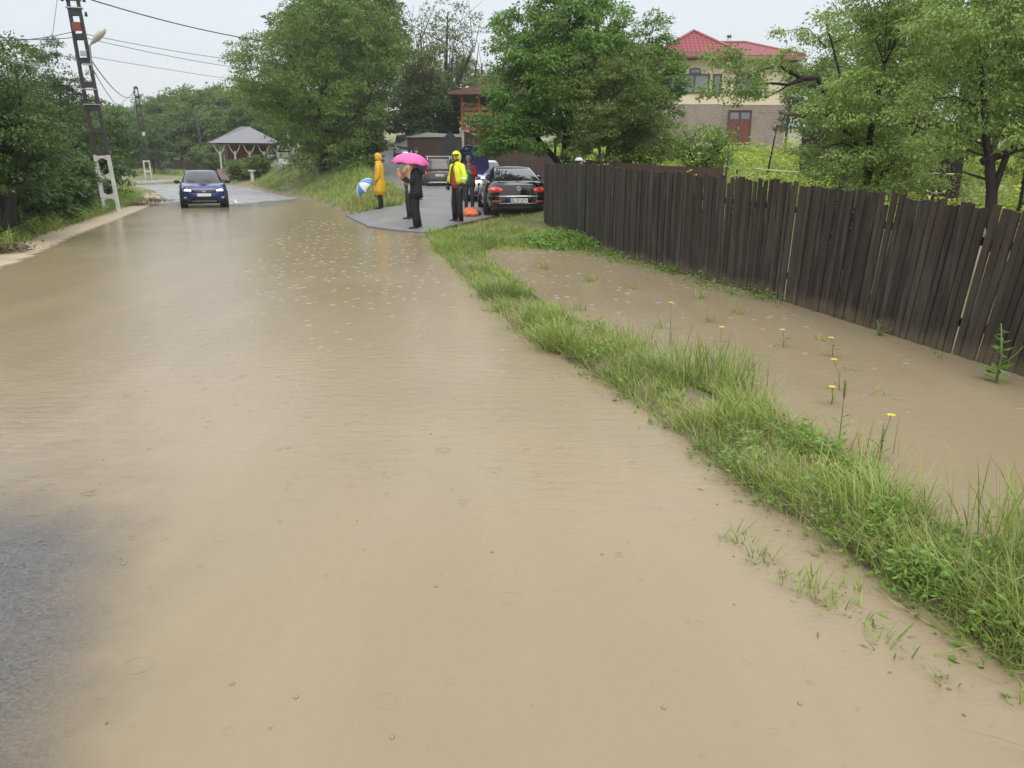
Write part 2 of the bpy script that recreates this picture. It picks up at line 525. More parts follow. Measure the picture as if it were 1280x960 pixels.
# keep only cells that are near or under water
keep = (Zt[F] < .03).any(1)
F = F[keep]
used = np.unique(F); mp = np.zeros(len(X), int); mp[used] = np.arange(len(used))
water = mesh_np('water', np.stack([X, Y, X * 0], -1)[used], mp[F], water_material(), smooth=True, extra={'depth': (-Zt)[used]})
tag(water, 'muddy brown flood water over the road and the ditch', 'water', kind='structure')

# ------------------------------------------------------------------ leaf flecks and straw drifting on the water
mk = MB(); r = random.Random(5)
for k in range(70):
    y = 1.6 + 9 * r.random() ** 1.6
    x = (r.uniform(-3.5, float(np.interp(y, RR_Y, RR_X))) if k % 3 else float(np.interp(y, RR_Y, RR_X)) - abs(r.gauss(0, .16)))
    a = r.uniform(0, 6.28); L_ = r.uniform(.003, .010) * (2.6 if k % 7 == 0 else 1); W_ = L_ * (.12 if k % 7 == 0 else .45)
    c_, s_ = math.cos(a), math.sin(a); mk.tint = r.uniform(.5, 1.5)
    mk.add([(x - c_ * L_, y - s_ * L_, .0015), (x + s_ * W_, y - c_ * W_, .004), (x + c_ * L_, y + s_ * L_, .002), (x - s_ * W_, y + c_ * W_, .004)], [(0, 1, 2, 3)])
tag(mk.build('debris', leafmat('drifting_flecks', (.05, .04, .02), (.16, .14, .05), .1), recalc=False), 'small leaf flecks and straws drifting on the brown water', 'debris', kind='stuff')

# ------------------------------------------------------------------ rain splashes
mk = MB()
r = random.Random(21)
for k in range(600):
    y = r.uniform(4.5, 24) if k % 3 else r.uniform(9, 18)
    x = r.uniform(np.interp(y, RL_Y, RL_X) * .55, np.interp(y, RR_Y, RR_X) - .1) if r.random() < .72 else r.uniform(np.interp(y, SR_Y, SR_X) + .1, max(np.interp(y, FE_Y, FE_X) - .3, .3))
    if gz(x, y) > -.015: continue
    w = r.uniform(.008, .022) * (1 + y / 40)
    rg = []
    for rr, zz in ((1.7, -.004), (1.3, .002), (.8, .003 + .06 * w), (.45, .002), (.12, .001)):
        rg.append([(x + rr * w * math.cos(a * math.pi / 4) * r.uniform(.85, 1.15), y + rr * w * math.sin(a * math.pi / 4), zz * r.uniform(.7, 1.3)) for a in range(8)])
    mk.loft(rg, cap=False)
for px, py in ((155, 705), (545, 733), (490, 922), (290, 855), (370, 872), (830, 885), (1000, 880), (615, 690), (700, 560), (480, 590)):
    u, v = (px - 640) / FOC, (480 - py) / FOC
    tt = EYE / (math.sin(PITCH) - v * math.cos(PITCH))
    x, y = u * tt, (math.cos(PITCH) + v * math.sin(PITCH)) * tt
    mk.ball((x, y, .001), (.008, .008, .005), 10, 6)
o = mk.build('raindrop_splashes', simple('splash_foam', (.25, .203, .135), .4, .1, 30), recalc=False)
tag(o, 'pale raindrop splashes scattered over the brown water', 'splashes', kind='stuff')
# ------------------------------------------------------------------ grass
def unit(v):
    return v / np.maximum(np.linalg.norm(v, axis=-1, keepdims=True), 1e-9)


def blades(name, P, Hh, W, mat, label, cat='grass', seed=1, lean=.5, bend=.55, tint=None, wind=(0, 0), single=False):
    """Grass blades: base pair, two bent pairs and a tip."""
    g = np.random.default_rng(seed)
    n = len(P)
    a = g.uniform(0, 2 * np.pi, n)
    d = np.stack([np.cos(a), np.sin(a), np.zeros(n)], -1)
    s = np.stack([-np.sin(a + g.normal(0, .5, n)), np.cos(a), np.zeros(n)], -1)
    ln = np.abs(g.normal(0, lean, n))[:, None]
    bd = g.uniform(.1, 1, n)[:, None] * bend * 1.6
    wv = np.array([[wind[0], wind[1], 0]])
    up = np.array([[0, 0, 1.0]])
    Hc, Wc = Hh[:, None], W[:, None]
    def pt(t):
        off = d * (ln * t + bd * t * t) + wv * t * t
        v = off + up * (t - .35 * bd * t * t * np.minimum(ln + bd, 1.2))
        return P + v * Hc
    p0, p1, p2, p3 = P, pt(.4), pt(.75), pt(1.0)
    V = np.stack([p0 - s * Wc * .4, p0 + s * Wc * .4, p1 - s * Wc * .5, p1 + s * Wc * .5, p2 - s * Wc * .36, p2 + s * Wc * .36, p3], 1).reshape(-1, 3)
    b = np.arange(n)[:, None] * 7
    Q = np.concatenate([b + np.array([[0, 1, 3, 2]]), b + np.array([[2, 3, 5, 4]])])
    T = b + np.array([[4, 5, 6]])
    tt = (tint if tint is not None else g.normal(1, .28, n))
    o = mesh_np(name, V, [Q, T], mat, tint=np.repeat(tt, 7))
    return tag(o, label, cat, kind='stuff')


def leaves_np(P, D, N, L, W, fold=.12):
    D = unit(D); S = unit(np.cross(D, N)); N = unit(np.cross(S, D))
    L, W = L[:, None], W[:, None]
    mid = P + D * L * .45
    V = np.stack([P, mid + S * W * .5 - N * L * fold, P + D * L, mid - S * W * .5 - N * L * fold], 1).reshape(-1, 3)
    F = np.arange(len(P))[:, None] * 4 + np.array([[0, 1, 2, 3]])
    return V, F


g = np.random.default_rng(11)


def scatter(n, x0, x1, y0, y1, dens, near=0):
    x = g.uniform(x0, x1, n)
    y = y0 + (y1 - y0) * (g.uniform(0, 1, n) ** (1 + near))
    k = g.uniform(0, 1, n) < dens(x, y)
    return x[k], y[k]


def vnoise(x, y, s, seed=0):
    """Smooth value noise in 0..1."""
    r = np.random.default_rng(seed); T = r.uniform(0, 1, (64, 64))
    u, v = x / s + 100, y / s + 100
    i, j = np.floor(u).astype(int), np.floor(v).astype(int)
    f, h = u - i, v - j
    f, h = f * f * (3 - 2 * f), h * h * (3 - 2 * h)
    a = lambda p, q: T[p % 64, q % 64]
    return lerp(lerp(a(i, j), a(i + 1, j), f), lerp(a(i, j + 1), a(i + 1, j + 1), f), h)


I = np.interp


def strip_d(x, y):
    l = x - I(y, RR_Y, RR_X) + .14 * (1 - ss(2.6, 4.2, y)); rr = I(y, SR_Y, SR_X) - x
    w = ss(-.06, .34, l) * ss(-.12, .24, rr)
    e = ss(-.28, .1, l) * ss(-.25, .1, rr) * .12
    clump = .35 + .65 * vnoise(x, y, .22, 2)
    ragged = ss(.2, .55, vnoise(x, y, .28, 9) * .9 + .8 * (w - .5))
    gap = .06 + .94 * ss(.34, .50, vnoise(x, y, .33, 21) * .6 + vnoise(x, y, .13, 22) * .4)
    return np.clip(w * clump * ragged * gap + e * (vnoise(x, y, .12, 5) > .72), 0, 1)


def blade_set(x, y, lo, hi, w, hn=.4, seed=0):
    z = terr(x, y)
    P = np.stack([x, y, z - .01], -1)
    Hh = g.uniform(lo, hi, len(x)) * (.45 + 1.1 * vnoise(x, y, hn, 40 + seed) ** 1.3)
    if seed == 0:
        Hh = Hh * (.45 + .75 * ss(-.02, .32, np.minimum(x - I(y, RR_Y, RR_X), I(y, SR_Y, SR_X) - x + .1) + .1 * vnoise(x, y, .15, 77) * (y < 14) + (y > 15)))
    W = w * g.uniform(.6, 1.3, len(x))
    t = 1 + .9 * (vnoise(x, y, .5, 60 + seed) - .5) + g.normal(0, .25, len(x))
    return P, Hh, W, t


x, y = scatter(150000, -1.2, 3.6, .9, 6.5, strip_d, .3)
P, Hh, W, t = blade_set(x, y, .045, .155, .0048)
blades('grass', P, Hh, W, M['grass'], 'dense green grass on the narrow strip between road and flooded ditch', seed=2, tint=t, wind=(-.12, .1))
x, y = scatter(26000, -1.2, 3.6, .9, 9, strip_d, .3)
P, Hh, W, t = blade_set(x, y, .06, .22, .0045)
blades('grass', P, Hh, W, M['grass_dry'], 'pale yellowish grass blades mixed into the strip', seed=22, tint=t, wind=(-.12, .1), lean=.6)
x, y = scatter(9000, -1.2, 3.6, .9, 8, strip_d, .3)
P, Hh, W, t = blade_set(x, y, .10, .22, .004)
M['straw'] = leafmat('dead_stems', (.20, .15, .07), (.40, .33, .18), .1)
blades('grass', P, Hh * .5, W, M['straw'], 'dead straw coloured stems flattened in the strip', seed=23, tint=t, wind=(-.5, .3), lean=1.3, bend=.8)
x, y = scatter(110000, -2.6, 2.0, 6.5, 18.5, lambda x, y: strip_d(x, y) + ss(13, 17, y) * ss(-.1, .3, x - I(y, RR_Y, RR_X)) * (1 - ss(0, .6, x - (.1 + .2 * (18 - y)))) * (.25 + .75 * (vnoise(x, y, .8, 4) > .45)), .1)
P, Hh, W, t = blade_set(x, y, .06, .19, .0075)
blades('grass', P, Hh, W, M['grass'], 'green grass along the road edge in front of the driveway', seed=3, tint=t, wind=(-.1, .05))
# tall seeding stalks in the strip
x, y = scatter(1500, -.6, 3.3, 1.6, 9, lambda x, y: strip_d(x, y) * ss(.45, .6, vnoise(x, y, .6, 15)))
P, Hh, W, t = blade_set(x, y, .22, .42, .004)
blades('grass', P, Hh, W, M['grass'], 'thin tall grass stalks rising from the strip', seed=4, tint=t, lean=.25, bend=.25)
# the tall tufts by the right edge and beside the ditch
C = [(2.15, 2.75, .16, 170, .42), (2.45, 3.0, .2, 170, .40), (1.52, 5.35, .16, 260, .40), (1.42, 5.9, .14, 160, .34), (2.75, 2.9, .2, 200, .36), (1.1, 6.6, .15, 120, .3), (1.92, 3.9, .1, 50, .3)]
xs_ = np.concatenate([g.normal(c[0], c[2], c[3]) for c in C]); ys_ = np.concatenate([g.normal(c[1], c[2], c[3]) for c in C])
hh = np.concatenate([g.uniform(.45, 1.15, c[3]) * c[4] for c in C])
P = np.stack([xs_, ys_, np.maximum(terr(xs_, ys_), -.06)], -1)
blades('grass', P, hh, np.full(len(P), .006), M['grass'], 'tall upright grass tufts at the ditch side of the strip', seed=5, lean=.22, bend=.3)


# broad-leaved weeds mixed into the strip
def weeds(name, x, y, nl, h, ll, mat, label, seed, spread=.05, lay=.5):
    q = np.random.default_rng(seed)
    n = len(x)
    k = np.repeat(np.arange(n), nl)
    hz = q.uniform(.15, 1, n * nl) * h * np.repeat(q.uniform(.6, 1.2, n), nl)
    a = q.uniform(0, 2 * np.pi, n * nl)
    sp = spread * q.uniform(.2, 1.1, n * nl)
    P = np.stack([x[k] + np.cos(a) * sp, y[k] + np.sin(a) * sp, terr(x[k], y[k]) + hz], -1)
    D = np.stack([np.cos(a), np.sin(a), q.normal(.15, .4, n * nl)], -1)
    N = np.stack([q.normal(0, lay, n * nl), q.normal(0, lay, n * nl), np.ones(n * nl)], -1)
    L = ll * q.uniform(.5, 1.3, n * nl)
    V, F = leaves_np(P, D, N, L, L * q.uniform(.35, .6, n * nl))
    tn = np.repeat(q.normal(1, .3, n), nl) + q.normal(0, .15, n * nl)
    o = mesh_np(name, V, F, mat, tint=np.repeat(tn, 4))
    return tag(o, label, 'weeds', kind='stuff')


x, y = scatter(9000, .5, 3.4, 1.2, 4.2, lambda x, y: strip_d(x, y) * (.2 + .8 * (vnoise(x, y, .5, 33) > .42)))
weeds('weeds', x, y, 12, .13, .034, M['weed'], 'low broad leaved weeds among the grass of the strip', 6, .05)
x, y = scatter(1100, -.5, 2.4, 4.2, 9, lambda x, y: strip_d(x, y) * .6)
weeds('weeds', x, y, 8, .12, .05, M['weed'], 'broad leaved weeds in the middle of the grass strip', 7, .06)


# fence-foot weeds and the green patch by the fence end
def fence_d(x, y):
    f = I(y, FE_Y, FE_X) - x
    return ss(-.02, .08, f) * (1 - ss(.1, .55 + .7 * ss(12, 15, y), f)) * (vnoise(x, y, 1.0, 8) > .50 - .4 * ss(12, 15, y)) * (1 - .6 * ss(8.0, 6, y))


x, y = scatter(4200, -.6, 4.2, 6.2, 18.5, fence_d)
weeds('weeds', x, y, 10, .16, .06, M['weed'], 'green weeds at the foot of the plank fence', 8, .08)
x, y = scatter(46000, -2.0, 4.0, 8, 23.5, lambda x, y: fence_d(x, y) * .5 + .4 * ss(15.5, 17, y) * ss(0, .4, x - I(y, RR_Y, RR_X)) * ss(0, .1, np.where(y < 21, I(y, FE_Y, FE_X), 2.2) - x) * ss(-.1, .25, np.where(y > 18.5, x - I(y, [18.5, 19, 20.2, 22, 23.5], [-2.1, -2.0, -1.55, -.95, -.5]), 1)) * (.35 + .65 * (vnoise(x, y, .6, 14) > .45)))
P, Hh, W, t = blade_set(x, y, .06, .2, .009)
blades('grass', P, Hh, W, M['grass_dry'], 'sparse yellowish grass in front of the black car', seed=9, tint=t)
x, y = scatter(1300, -.2, 1.9, 14.3, 18, lambda x, y: ss(.55, .4, np.hypot((x - 1.05) / 1.6, (y - 16.2) / 2.2)) * ss(0, .1, I(y, FE_Y, FE_X) - x))
weeds('weeds', x, y, 10, .17, .08, M['weed'], 'bright green weed patch beside the end of the plank fence', 10, .1)

# left verge, right bank, far verges
x, y = scatter(260000, -30, -8, 12, 60, lambda x, y: ss(.9, 1.4, I(y, RL_Y, RL_X) - x) * (1 - ss(5, 8, I(y, RL_Y, RL_X) - x)) * (.3 + .7 * (vnoise(x, y, .9, 71) > .4)), .6)
P, Hh, W, t = blade_set(x, y, .14, .46, .015, 1.1, 3)
blades('grass', P, Hh, W, M['grass'], 'rough green grass on the verge under the dark trees', seed=12, tint=t)
x, y = scatter(6000, -20, -8.5, 12, 40, lambda x, y: ss(1.0, 1.5, I(y, RL_Y, RL_X) - x) * (1 - ss(3, 5, I(y, RL_Y, RL_X) - x)) * (vnoise(x, y, 1.3, 72) > .4), .5)
weeds('weeds', x, y, 12, .3, .11, M['weed'], 'leafy green weeds along the verge under the dark trees', 13, .14)
bank = lambda x, y: ss(.15, .6, x - I(y, RR_Y, RR_X)) * ss(-.1, .35, I(y, XDL_Y, XDL_X) - x) * ss(25.5, 26.8, y)
x, y = scatter(150000, -30, -3.4, 25.5, 64, lambda x, y: bank(x, y) * (.4 + .6 * (vnoise(x, y, 1.2, 73) > .35)), .5)
P, Hh, W, t = blade_set(x, y, .12, .36, .018, 1.3, 5)
blades('grass', P, Hh, W, M['grass'], 'lush green grass on the bank between road and driveway', seed=14, tint=t)
x, y = scatter(1500, -24, -7, 30, 60, lambda x, y: bank(x, y) * ss(2.2, 3.4, x - I(y, RR_Y, RR_X)) * ss(.3, 1.5, -7 - x) * (vnoise(x, y, 2.2, 74) > .3))
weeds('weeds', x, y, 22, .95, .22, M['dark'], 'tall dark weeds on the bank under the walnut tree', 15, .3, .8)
x, y = scatter(2500, -6.5, -3.6, 26, 34, lambda x, y: bank(x, y) * .5)
P, Hh, W, t = blade_set(x, y, .2, .5, .02, 1.3, 6)
blades('grass', P, Hh, W, M['grass_dry'], 'dry yellow grass at the edge of the driveway', seed=16, tint=t)
x, y = scatter(60000, -60, -14, 44, 90, lambda x, y: np.where(y < 62, ss(.2, .8, I(y, RL_Y, RL_X) - x) + ss(.2, .8, x - I(y, RR_Y, RR_X)), ss(76.5, 78, y) + ss(65, 63, y)) * .8)
P, Hh, W, t = blade_set(x, y, .12, .3, .035, 2, 7)
blades('grass', P, Hh, W, M['grass'], 'short grass in front of the far dark fence', seed=17, tint=t)

# clumps of drowned brown plants heaped by the flood at the road edge
mk_x = np.concatenate([g.normal(c[0], c[2], c[3]) for c in ((-10.0, 14.9, .3, 70), (-9.5, 14.6, .2, 30), (-12.4, 20.3, .2, 30), (-15.9, 33.5, .35, 110), (-17.1, 37.6, .4, 110), (-11.5, 18.0, .25, 20))])
mk_y = np.concatenate([g.normal(c[1], c[2] * .7, c[3]) for c in ((-10.0, 14.9, .3, 70), (-9.5, 14.6, .2, 30), (-12.4, 20.3, .2, 30), (-15.9, 33.5, .35, 110), (-17.1, 37.6, .4, 110), (-11.5, 18.0, .25, 20))])
M['debris'] = leafmat('drowned_plants', (.05, .035, .025), (.14, .11, .05), .05)
weeds('debris', mk_x, mk_y, 10, .16, .075, M['debris'], 'heaps of brown drowned plants washed up beside the road', 18, .2)['category'] = 'debris'


# ------------------------------------------------------------------ single small plants (things)
def tuft(loc, n, h, seed, label, group=None, mat='grass', lean=.4):
    q = np.random.default_rng(seed)
    P = np.stack([q.normal(0, .022 + .0006 * n, n), q.normal(0, .022 + .0006 * n, n), np.full(n, -.03)], -1)
    o = blades('grass_tuft', P, h * q.uniform(.4, 1.1, n), np.full(n, .0055), M[mat], label, 'grass tuft', seed, lean, .5)
    del o['kind']
    o.location = loc
    if group: o['group'] = group
    return o


TG = 'grass tufts standing in the water beside the strip'
TL = 'small green grass tuft standing alone in the brown water beside the strip'
for i, (x, y, n, h) in enumerate([(.97, 3.02, 26, .12), (1.02, 2.85, 24, .13), (1.12, 2.60, 34, .15), (1.20, 2.48, 30, .12), (1.26, 2.38, 18, .10), (1.28, 2.24, 24, .12), (1.36, 2.08, 16, .10), (1.30, 2.62, 20, .1), (1.08, 2.72, 22, .11)]):
    tuft((x, y, 0), n, h, 30 + i, TL, TG)
tuft((1.55, 1.95, 0), 14, .12, 44, 'thin dark grass tuft at the bottom corner of the flooded road', TG)
tuft((2.62, 5.25, 0), 30, .09, 45, 'low spreading green tuft floating in the ditch beside the yellow flowers', TG, lean=1.2)
for i, (x, y, n, h) in enumerate([(.75, 8.6, 40, .2), (1.1, 10.9, 60, .22), (2.1, 7.9, 30, .18), (.5, 12.3, 40, .2), (2.5, 8.4, 30, .16), (2.3, 9.4, 40, .2), (1.6, 10.2, 40, .16), (2.9, 7.0, 20, .14), (1.9, 6.0, 26, .22), (2.7, 5.9, 12, .12), (1.5, 7.6, 24, .2)]):
    tuft((x, y, 0), n, h, 50 + i, 'small grass tuft poking out of the flooded ditch in front of the plank fence', 'grass tufts in the flooded ditch')


def flower(loc, h, lean, label, petals=True):
    o = thing('yellow_flower', label, 'flower', loc, rnd.uniform(0, 6), 'wild flowers in the flooded ditch')
    m = MB()
    top = Vector((lean * h, 0, h))
    m.tube([(0, 0, -.05), (lean * h * .3, 0, h * .5), top], [.0035, .003, .0025], 5)
    for k in range(4):
        a = k * 2.4; z = h * (.12 + .13 * k)
        m.add([(0, 0, z), (.05 * math.cos(a), .05 * math.sin(a), z + .035), (.10 * math.cos(a + .1), .10 * math.sin(a + .1), z + .02), (.05 * math.cos(a + .5), .05 * math.sin(a + .5), z + .03)], [(0, 1, 2, 3)])
    m.build('stem', M['stem'], o)
    if petals:
        m = MB()
        for k in range(9):
            a = k * 2 * math.pi / 9
            d = Vector((math.cos(a), math.sin(a), 0)); s = Vector((-d.y, d.x, 0))
            m.add([top + d * .004, top + d * .016 + s * .006 + Vector((0, 0, .004)), top + d * .026, top + d * .016 - s * .006 + Vector((0, 0, .004))], [(0, 1, 2, 3)])
        m.ball(top + Vector((0, 0, .002)), (.008, .008, .005), 8, 4)
        m.build('flower_head', M['petal'], o)
    else:
        m = MB(); m.tube([top - Vector((0, 0, .03)), top, top + Vector((.006, 0, .06)), top + Vector((.01, 0, .09))], [.003, .008, .007, .002], 6)
        m.build('seed_head', M['stem'], o)
    return o


flower((2.03, 3.98, 0), .26, .12, 'yellow flower on a bare stalk nearest the camera in the ditch')
flower((2.18, 5.0, 0), .13, -.2, 'short yellow flower just above the water, middle of the ditch')
flower((2.38, 5.35, 0), .22, .3, 'yellow flower leaning over the water, middle of the ditch')
flower((1.72, 6.2, 0), .3, .1, 'yellow flower beside the tall grass tuft at the ditch edge')
flower((1.45, 6.9, 0), .38, -.05, 'tall pale yellow flower behind the grass strip')
flower((2.75, 6.4, 0), .16, .2, 'small yellow flower halfway to the plank fence')
flower((2.45, 6.75, 0), .16, -.2, 'small yellow flower close to the plank fence, by another yellow one')
o = flower((1.92, 4.25, 0), .3, .03, 'single green seed stalk standing in the ditch without petals', False)
o.name = 'seed_stalk'; o['category'] = 'plant'


def thistle(loc, h, label, seed):
    q = random.Random(seed)
    o = thing('thistle_plant', label, 'plant', loc)
    m = MB()
    m.tube([(0, 0, -.1), (.02, 0, h * .5), (-.02, .01, h)], [.012, .009, .004], 6)
    m.tube([(.01, 0, h * .35), (.10, -.03, h * .55), (.14, -.04, h * .68)], [.006, .004, .003], 5)
    m.build('stem', M['stem'], o)
    P, D, N, L = [], [], [], []
    for k in range(30):
        z = h * q.uniform(.05, 1); a = q.uniform(0, 6.28); l = q.uniform(.4, 1) * h * .32 * (1.15 - z / h) + .02
        P.append((.01, 0, z)); D.append((math.cos(a), math.sin(a), q.uniform(-.1, .5))); N.append((q.gauss(0, .3), q.gauss(0, .3), 1)); L.append(l)
    V, F = leaves_np(np.array(P), np.array(D), np.array(N), np.array(L), np.array(L) * .3)
    mesh_np('leaves', V, F, M['weed'], o, tint=np.repeat(np.random.default_rng(seed).normal(.7, .2, 30), 4))
    return o


thistle((3.62, 5.55, -.05), .5, 'tall thistle plant standing against the plank fence at the frame edge', 3)
thistle((3.52, 7.25, -.05), .2, 'small leafy plant against the plank fence beyond the thistle', 5)


# ------------------------------------------------------------------ trees
def crown_np(ell, ncl, nleaf, cr, ll, seed, droop=.25, shell=.55, aspect=.5, up=.8, cut=None):
    q = np.random.default_rng(seed)
    E = np.array(ell, float)
    w = (E[:, 3] * E[:, 4] * E[:, 5]) ** (.75); w /= w.sum()
    k = q.choice(len(E), ncl, p=w)
    d = unit(q.normal(0, 1, (ncl, 3)))
    rad = q.uniform(shell ** 2, 1.0, ncl) ** .5 * q.uniform(.88, 1.06, ncl)
    C = E[k, :3] + d * E[k, 3:] * rad[:, None]
    if cut:
        kp = cut(C); C, d = C[kp], d[kp]; ncl = len(C)
    # leaves of a clump sit on an uneven dome, hanging at its rim
    i = np.repeat(np.arange(ncl), nleaf); n = len(i)
    sz = np.repeat(q.uniform(.55, 1.35, ncl), nleaf) * cr
    u = q.normal(0, 1, (n, 3)); u = unit(u) * (q.uniform(.15, 1, n) ** .5)[:, None]
    u[:, 2] = np.abs(u[:, 2]) * .75 - .25 + q.normal(0, .08, n)
    P = C[i] + u * sz[:, None]
    D = u * np.array([1, 1, .3]) + d[i] * .35 + q.normal(0, .45, (n, 3)); D[:, 2] -= droop
    N = q.normal(0, .45, (n, 3)) + u * .5; N[:, 2] += up
    L = ll * q.uniform(.55, 1.25, n)
    V, F = leaves_np(P, D, N, L, L * aspect * q.uniform(.75, 1.25, n))
    t = np.repeat(q.normal(1, .2, ncl), nleaf) + q.normal(0, .22, n)
    return V, F, np.repeat(t, 4), C


def tree(name, label, loc, trunk, ell, ncl, nleaf, cr, ll, mat, bark='bark', seed=1, group=None, nbr=60, droop=.25, shell=.55, limbs=(), rz=0, aspect=.5, cat='tree', cut=None, brk=1.0, size=1.0):
    """trunk: [(x,y,z,r)...] stems are lists of such lists; ell: crown lobes (cx,cy,cz,rx,ry,rz)."""
    q = random.Random(seed)
    o = thing(name, label, cat, loc, rz, group); o.scale = (size,) * 3
    stems = trunk if isinstance(trunk[0], (list,)) else [list(trunk)]
    V, F, t, C = crown_np(ell, ncl, nleaf, cr, ll, seed, droop, shell, aspect, cut=cut)
    m = MB()
    nodes = []
    for st in list(stems) + [list(l) for l in limbs]:
        pts, rs = [], []
        for a, b in zip(st[:-1], st[1:]):
            for k in range(3):
                f = k / 3
                j = .25 * min(a[3], b[3])
                pts.append(Vector(lerp(np.array(a[:3], float), np.array(b[:3], float), f)) + Vector((q.uniform(-j, j), q.uniform(-j, j), 0))); rs.append(lerp(a[3], b[3], f))
        pts.append(Vector(st[-1][:3])); rs.append(st[-1][3])
        m.tube(pts, rs, 8)
        nodes += [(p, r) for p, r in list(zip(pts, rs))[len(pts) // 3:]]
    for c in q.sample(range(len(C)), min(nbr, len(C))):
        c = Vector(C[c])
        p, r = min(nodes, key=lambda n: (n[0] - c).length + max(0, n[0].z - c.z) * 1.5)
        mid = lerp(p, c, .5) + Vector((q.gauss(0, .06), q.gauss(0, .06), .12)) * (c - p).length
        m.tube([p, mid, c], [min(r * .5, .03) * brk, min(r * .35, .016) * brk, .004], 5)
    m.build('trunk', M[bark], o)
    mesh_np('crown', V, F, M[mat], o, tint=t)
    return o


def lobes(c, r, n, seed, sub=.5):
    """A big ellipsoid broken into n smaller lobes around its shell plus a core."""
    q = random.Random(seed)
    out = [(*c, r[0] * .62, r[1] * .62, r[2] * .62)]
    for k in range(n):
        z = 1 - 2 * (k + .5) / n
        a = k * 2.399 + q.uniform(-.4, .4)
        s = math.sqrt(1 - z * z)
        f = q.uniform(.62, .78)
        e = sub * q.uniform(.7, 1.15)
        out.append((c[0] + r[0] * f * s * math.cos(a), c[1] + r[1] * f * s * math.sin(a), c[2] + r[2] * f * z, r[0] * e * .8, r[1] * e * .8, r[2] * e * .65))
    return out


# the big walnut on the bank
tree('walnut_tree', 'large round walnut tree on the grassy bank left of the driveway', (-11.35, 48, gz(-11.35, 48) - .05), [(0, 0, -.1, .3), (.1, 0, 1.2, .26), (.0, 0, 2.6, .2), (.4, .1, 4.5, .12), (.3, 0, 6.2, .06)],
     lobes((-.25, 0, 4.4), (4.4, 3.7, 4.1), 16, 4, .5) + [(1.0, 0, 7.6, 1.6, 1.5, 1.2), (2.6, 0, 6.4, 1.5, 1.4, 1.2)] + [(-3.3, -.4, 3.4, 1.5, 1.4, 1.3), (2.9, -1, 2.2, 1.3, 1.3, 1.1), (1.0, -1.6, 1.5, 1.8, 1.4, .9), (-1.4, -1.6, 1.9, 1.7, 1.4, 1.0), (2.9, 0, 5.2, 1.2, 1.2, 1.4)], 900, 80, .50, .135, 'walnut', seed=5, size=1.24, droop=.45, cut=lambda C: (C[:, 0] > -1.75 - np.clip(C[:, 2] - 1.9, 0, 9) * 1.3) & (C[:, 0] < 2.3 + np.clip(C[:, 2] - .5, 0, 9) * .4),
     limbs=[[(0, 0, 1.6, .16), (-1.4, -.3, 2.9, .1), (-2.8, -.5, 3.8, .04)], [(0, 0, 1.8, .16), (1.2, -.5, 2.6, .1), (2.5, -.8, 3.2, .04)], [(0, 0, 2.4, .14), (-.8, -.6, 4.5, .08), (-1.4, -.7, 6.5, .03)]])
# taller trees behind the walnut
p = on(466, 200, 58)
tree('tall_tree', 'tall tree rising behind the walnut tree with its top out of frame', p, [(0, 0, 0, .3), (.2, 0, 5, .22), (.3, 0, 9, .1)], lobes((0, 0, 8.6), (3.3, 3, 4.2), 12, 8), 320, 46, .7, .32, 'hill', seed=9)
p = on(420, 200, 62)
tree('tall_tree', 'dark tree peeking out above the walnut tree', p, [(0, 0, 0, .3), (.2, 0, 5, .2), (0, 0, 8, .1)], lobes((0, 0, 7.5), (3.6, 3, 4.2), 12, 18), 260, 40, .8, .36, 'hill', seed=19)
# pale thin trees between walnut and the lush tree
for px, y, hh, rr, sd, lb in ((530, 62, 9.0, 2.6, 21, 'pale thin tree with bare tips beside the tall tree behind the driveway'), (572, 70, 8.6, 2.9, 22, 'pale green tree at the far end of the driveway'), (603, 64, 6.8, 2.4, 23, 'pale bushy tree beside the brown roofed house')):
    p = on(px, 180, y)
    q = random.Random(sd)
    lim = [[(0, 0, 2, .08), (q.uniform(-1, 1), 0, hh * .7, .035), (q.uniform(-1.8, 1.8), 0, hh * 1.12, .008)] for k in range(6)]
    o = tree('locust_tree', lb, p, [(0, 0, 0, .2), (.1, 0, 4, .13), (0, 0, hh * .9, .05)], lobes((0, 0, hh * .52), (rr, rr, hh * .40), 10, sd, .45), 230, 34, .6, .28, 'pale', seed=sd, limbs=lim, nbr=70)
# sparse locust tips above
p = on(560, 180, 66)
q = random.Random(5)
lim = [[(0, 0, 3, .06), (q.uniform(-2.4, 2.4), 0, 7.5, .03), (q.uniform(-3.8, 3.8), 0, 10.6 + q.uniform(-1.5, 1), .008)] for k in range(12)]
tree('locust_tree', 'nearly bare locust tree with sparse leaf tufts against the sky', p, [(0, 0, 0, .2), (0, 0, 6, .12), (.2, 0, 10, .04)], [(0, 0, 8.6, 3.8, 1.5, 2.4)], 150, 16, .45, .22, 'olive', seed=25, limbs=lim, nbr=60, shell=.2, brk=.6)
# hedge of trees closing the driveway end
for px, y, hh, rr, sd, mt, lb in ((395, 66, 5, 3.2, 31, 'walnut', 'dark bush behind the bank weeds under the walnut tree'), (448, 64, 5.2, 2.6, 32, 'olive', 'olive green bush left of the parked van'), (512, 68, 5.6, 3.2, 33, 'dark', 'dark hedge tree behind the parked van'), (548, 60, 4.6, 2.4, 34, 'dark', 'dark shady tree above the brown gate'),
                                  (430, 52, 3.2, 2.2, 35, 'dark', 'dark shrub on the bank near the walnut trunk'), (452, 48, 2.4, 1.5, 36, 'olive', 'small olive shrub at the driveway edge near the van')):
    p = on(px, 190, y)
    tree('shrub', lb, p, [(0, 0, 0, .12), (0, 0, hh * .5, .05)], lobes((0, 0, hh * .5), (rr, rr * .8, hh * .52), 9, sd, .5), 200, 40, .6, .30, mt, seed=sd, nbr=20, cat='shrub')

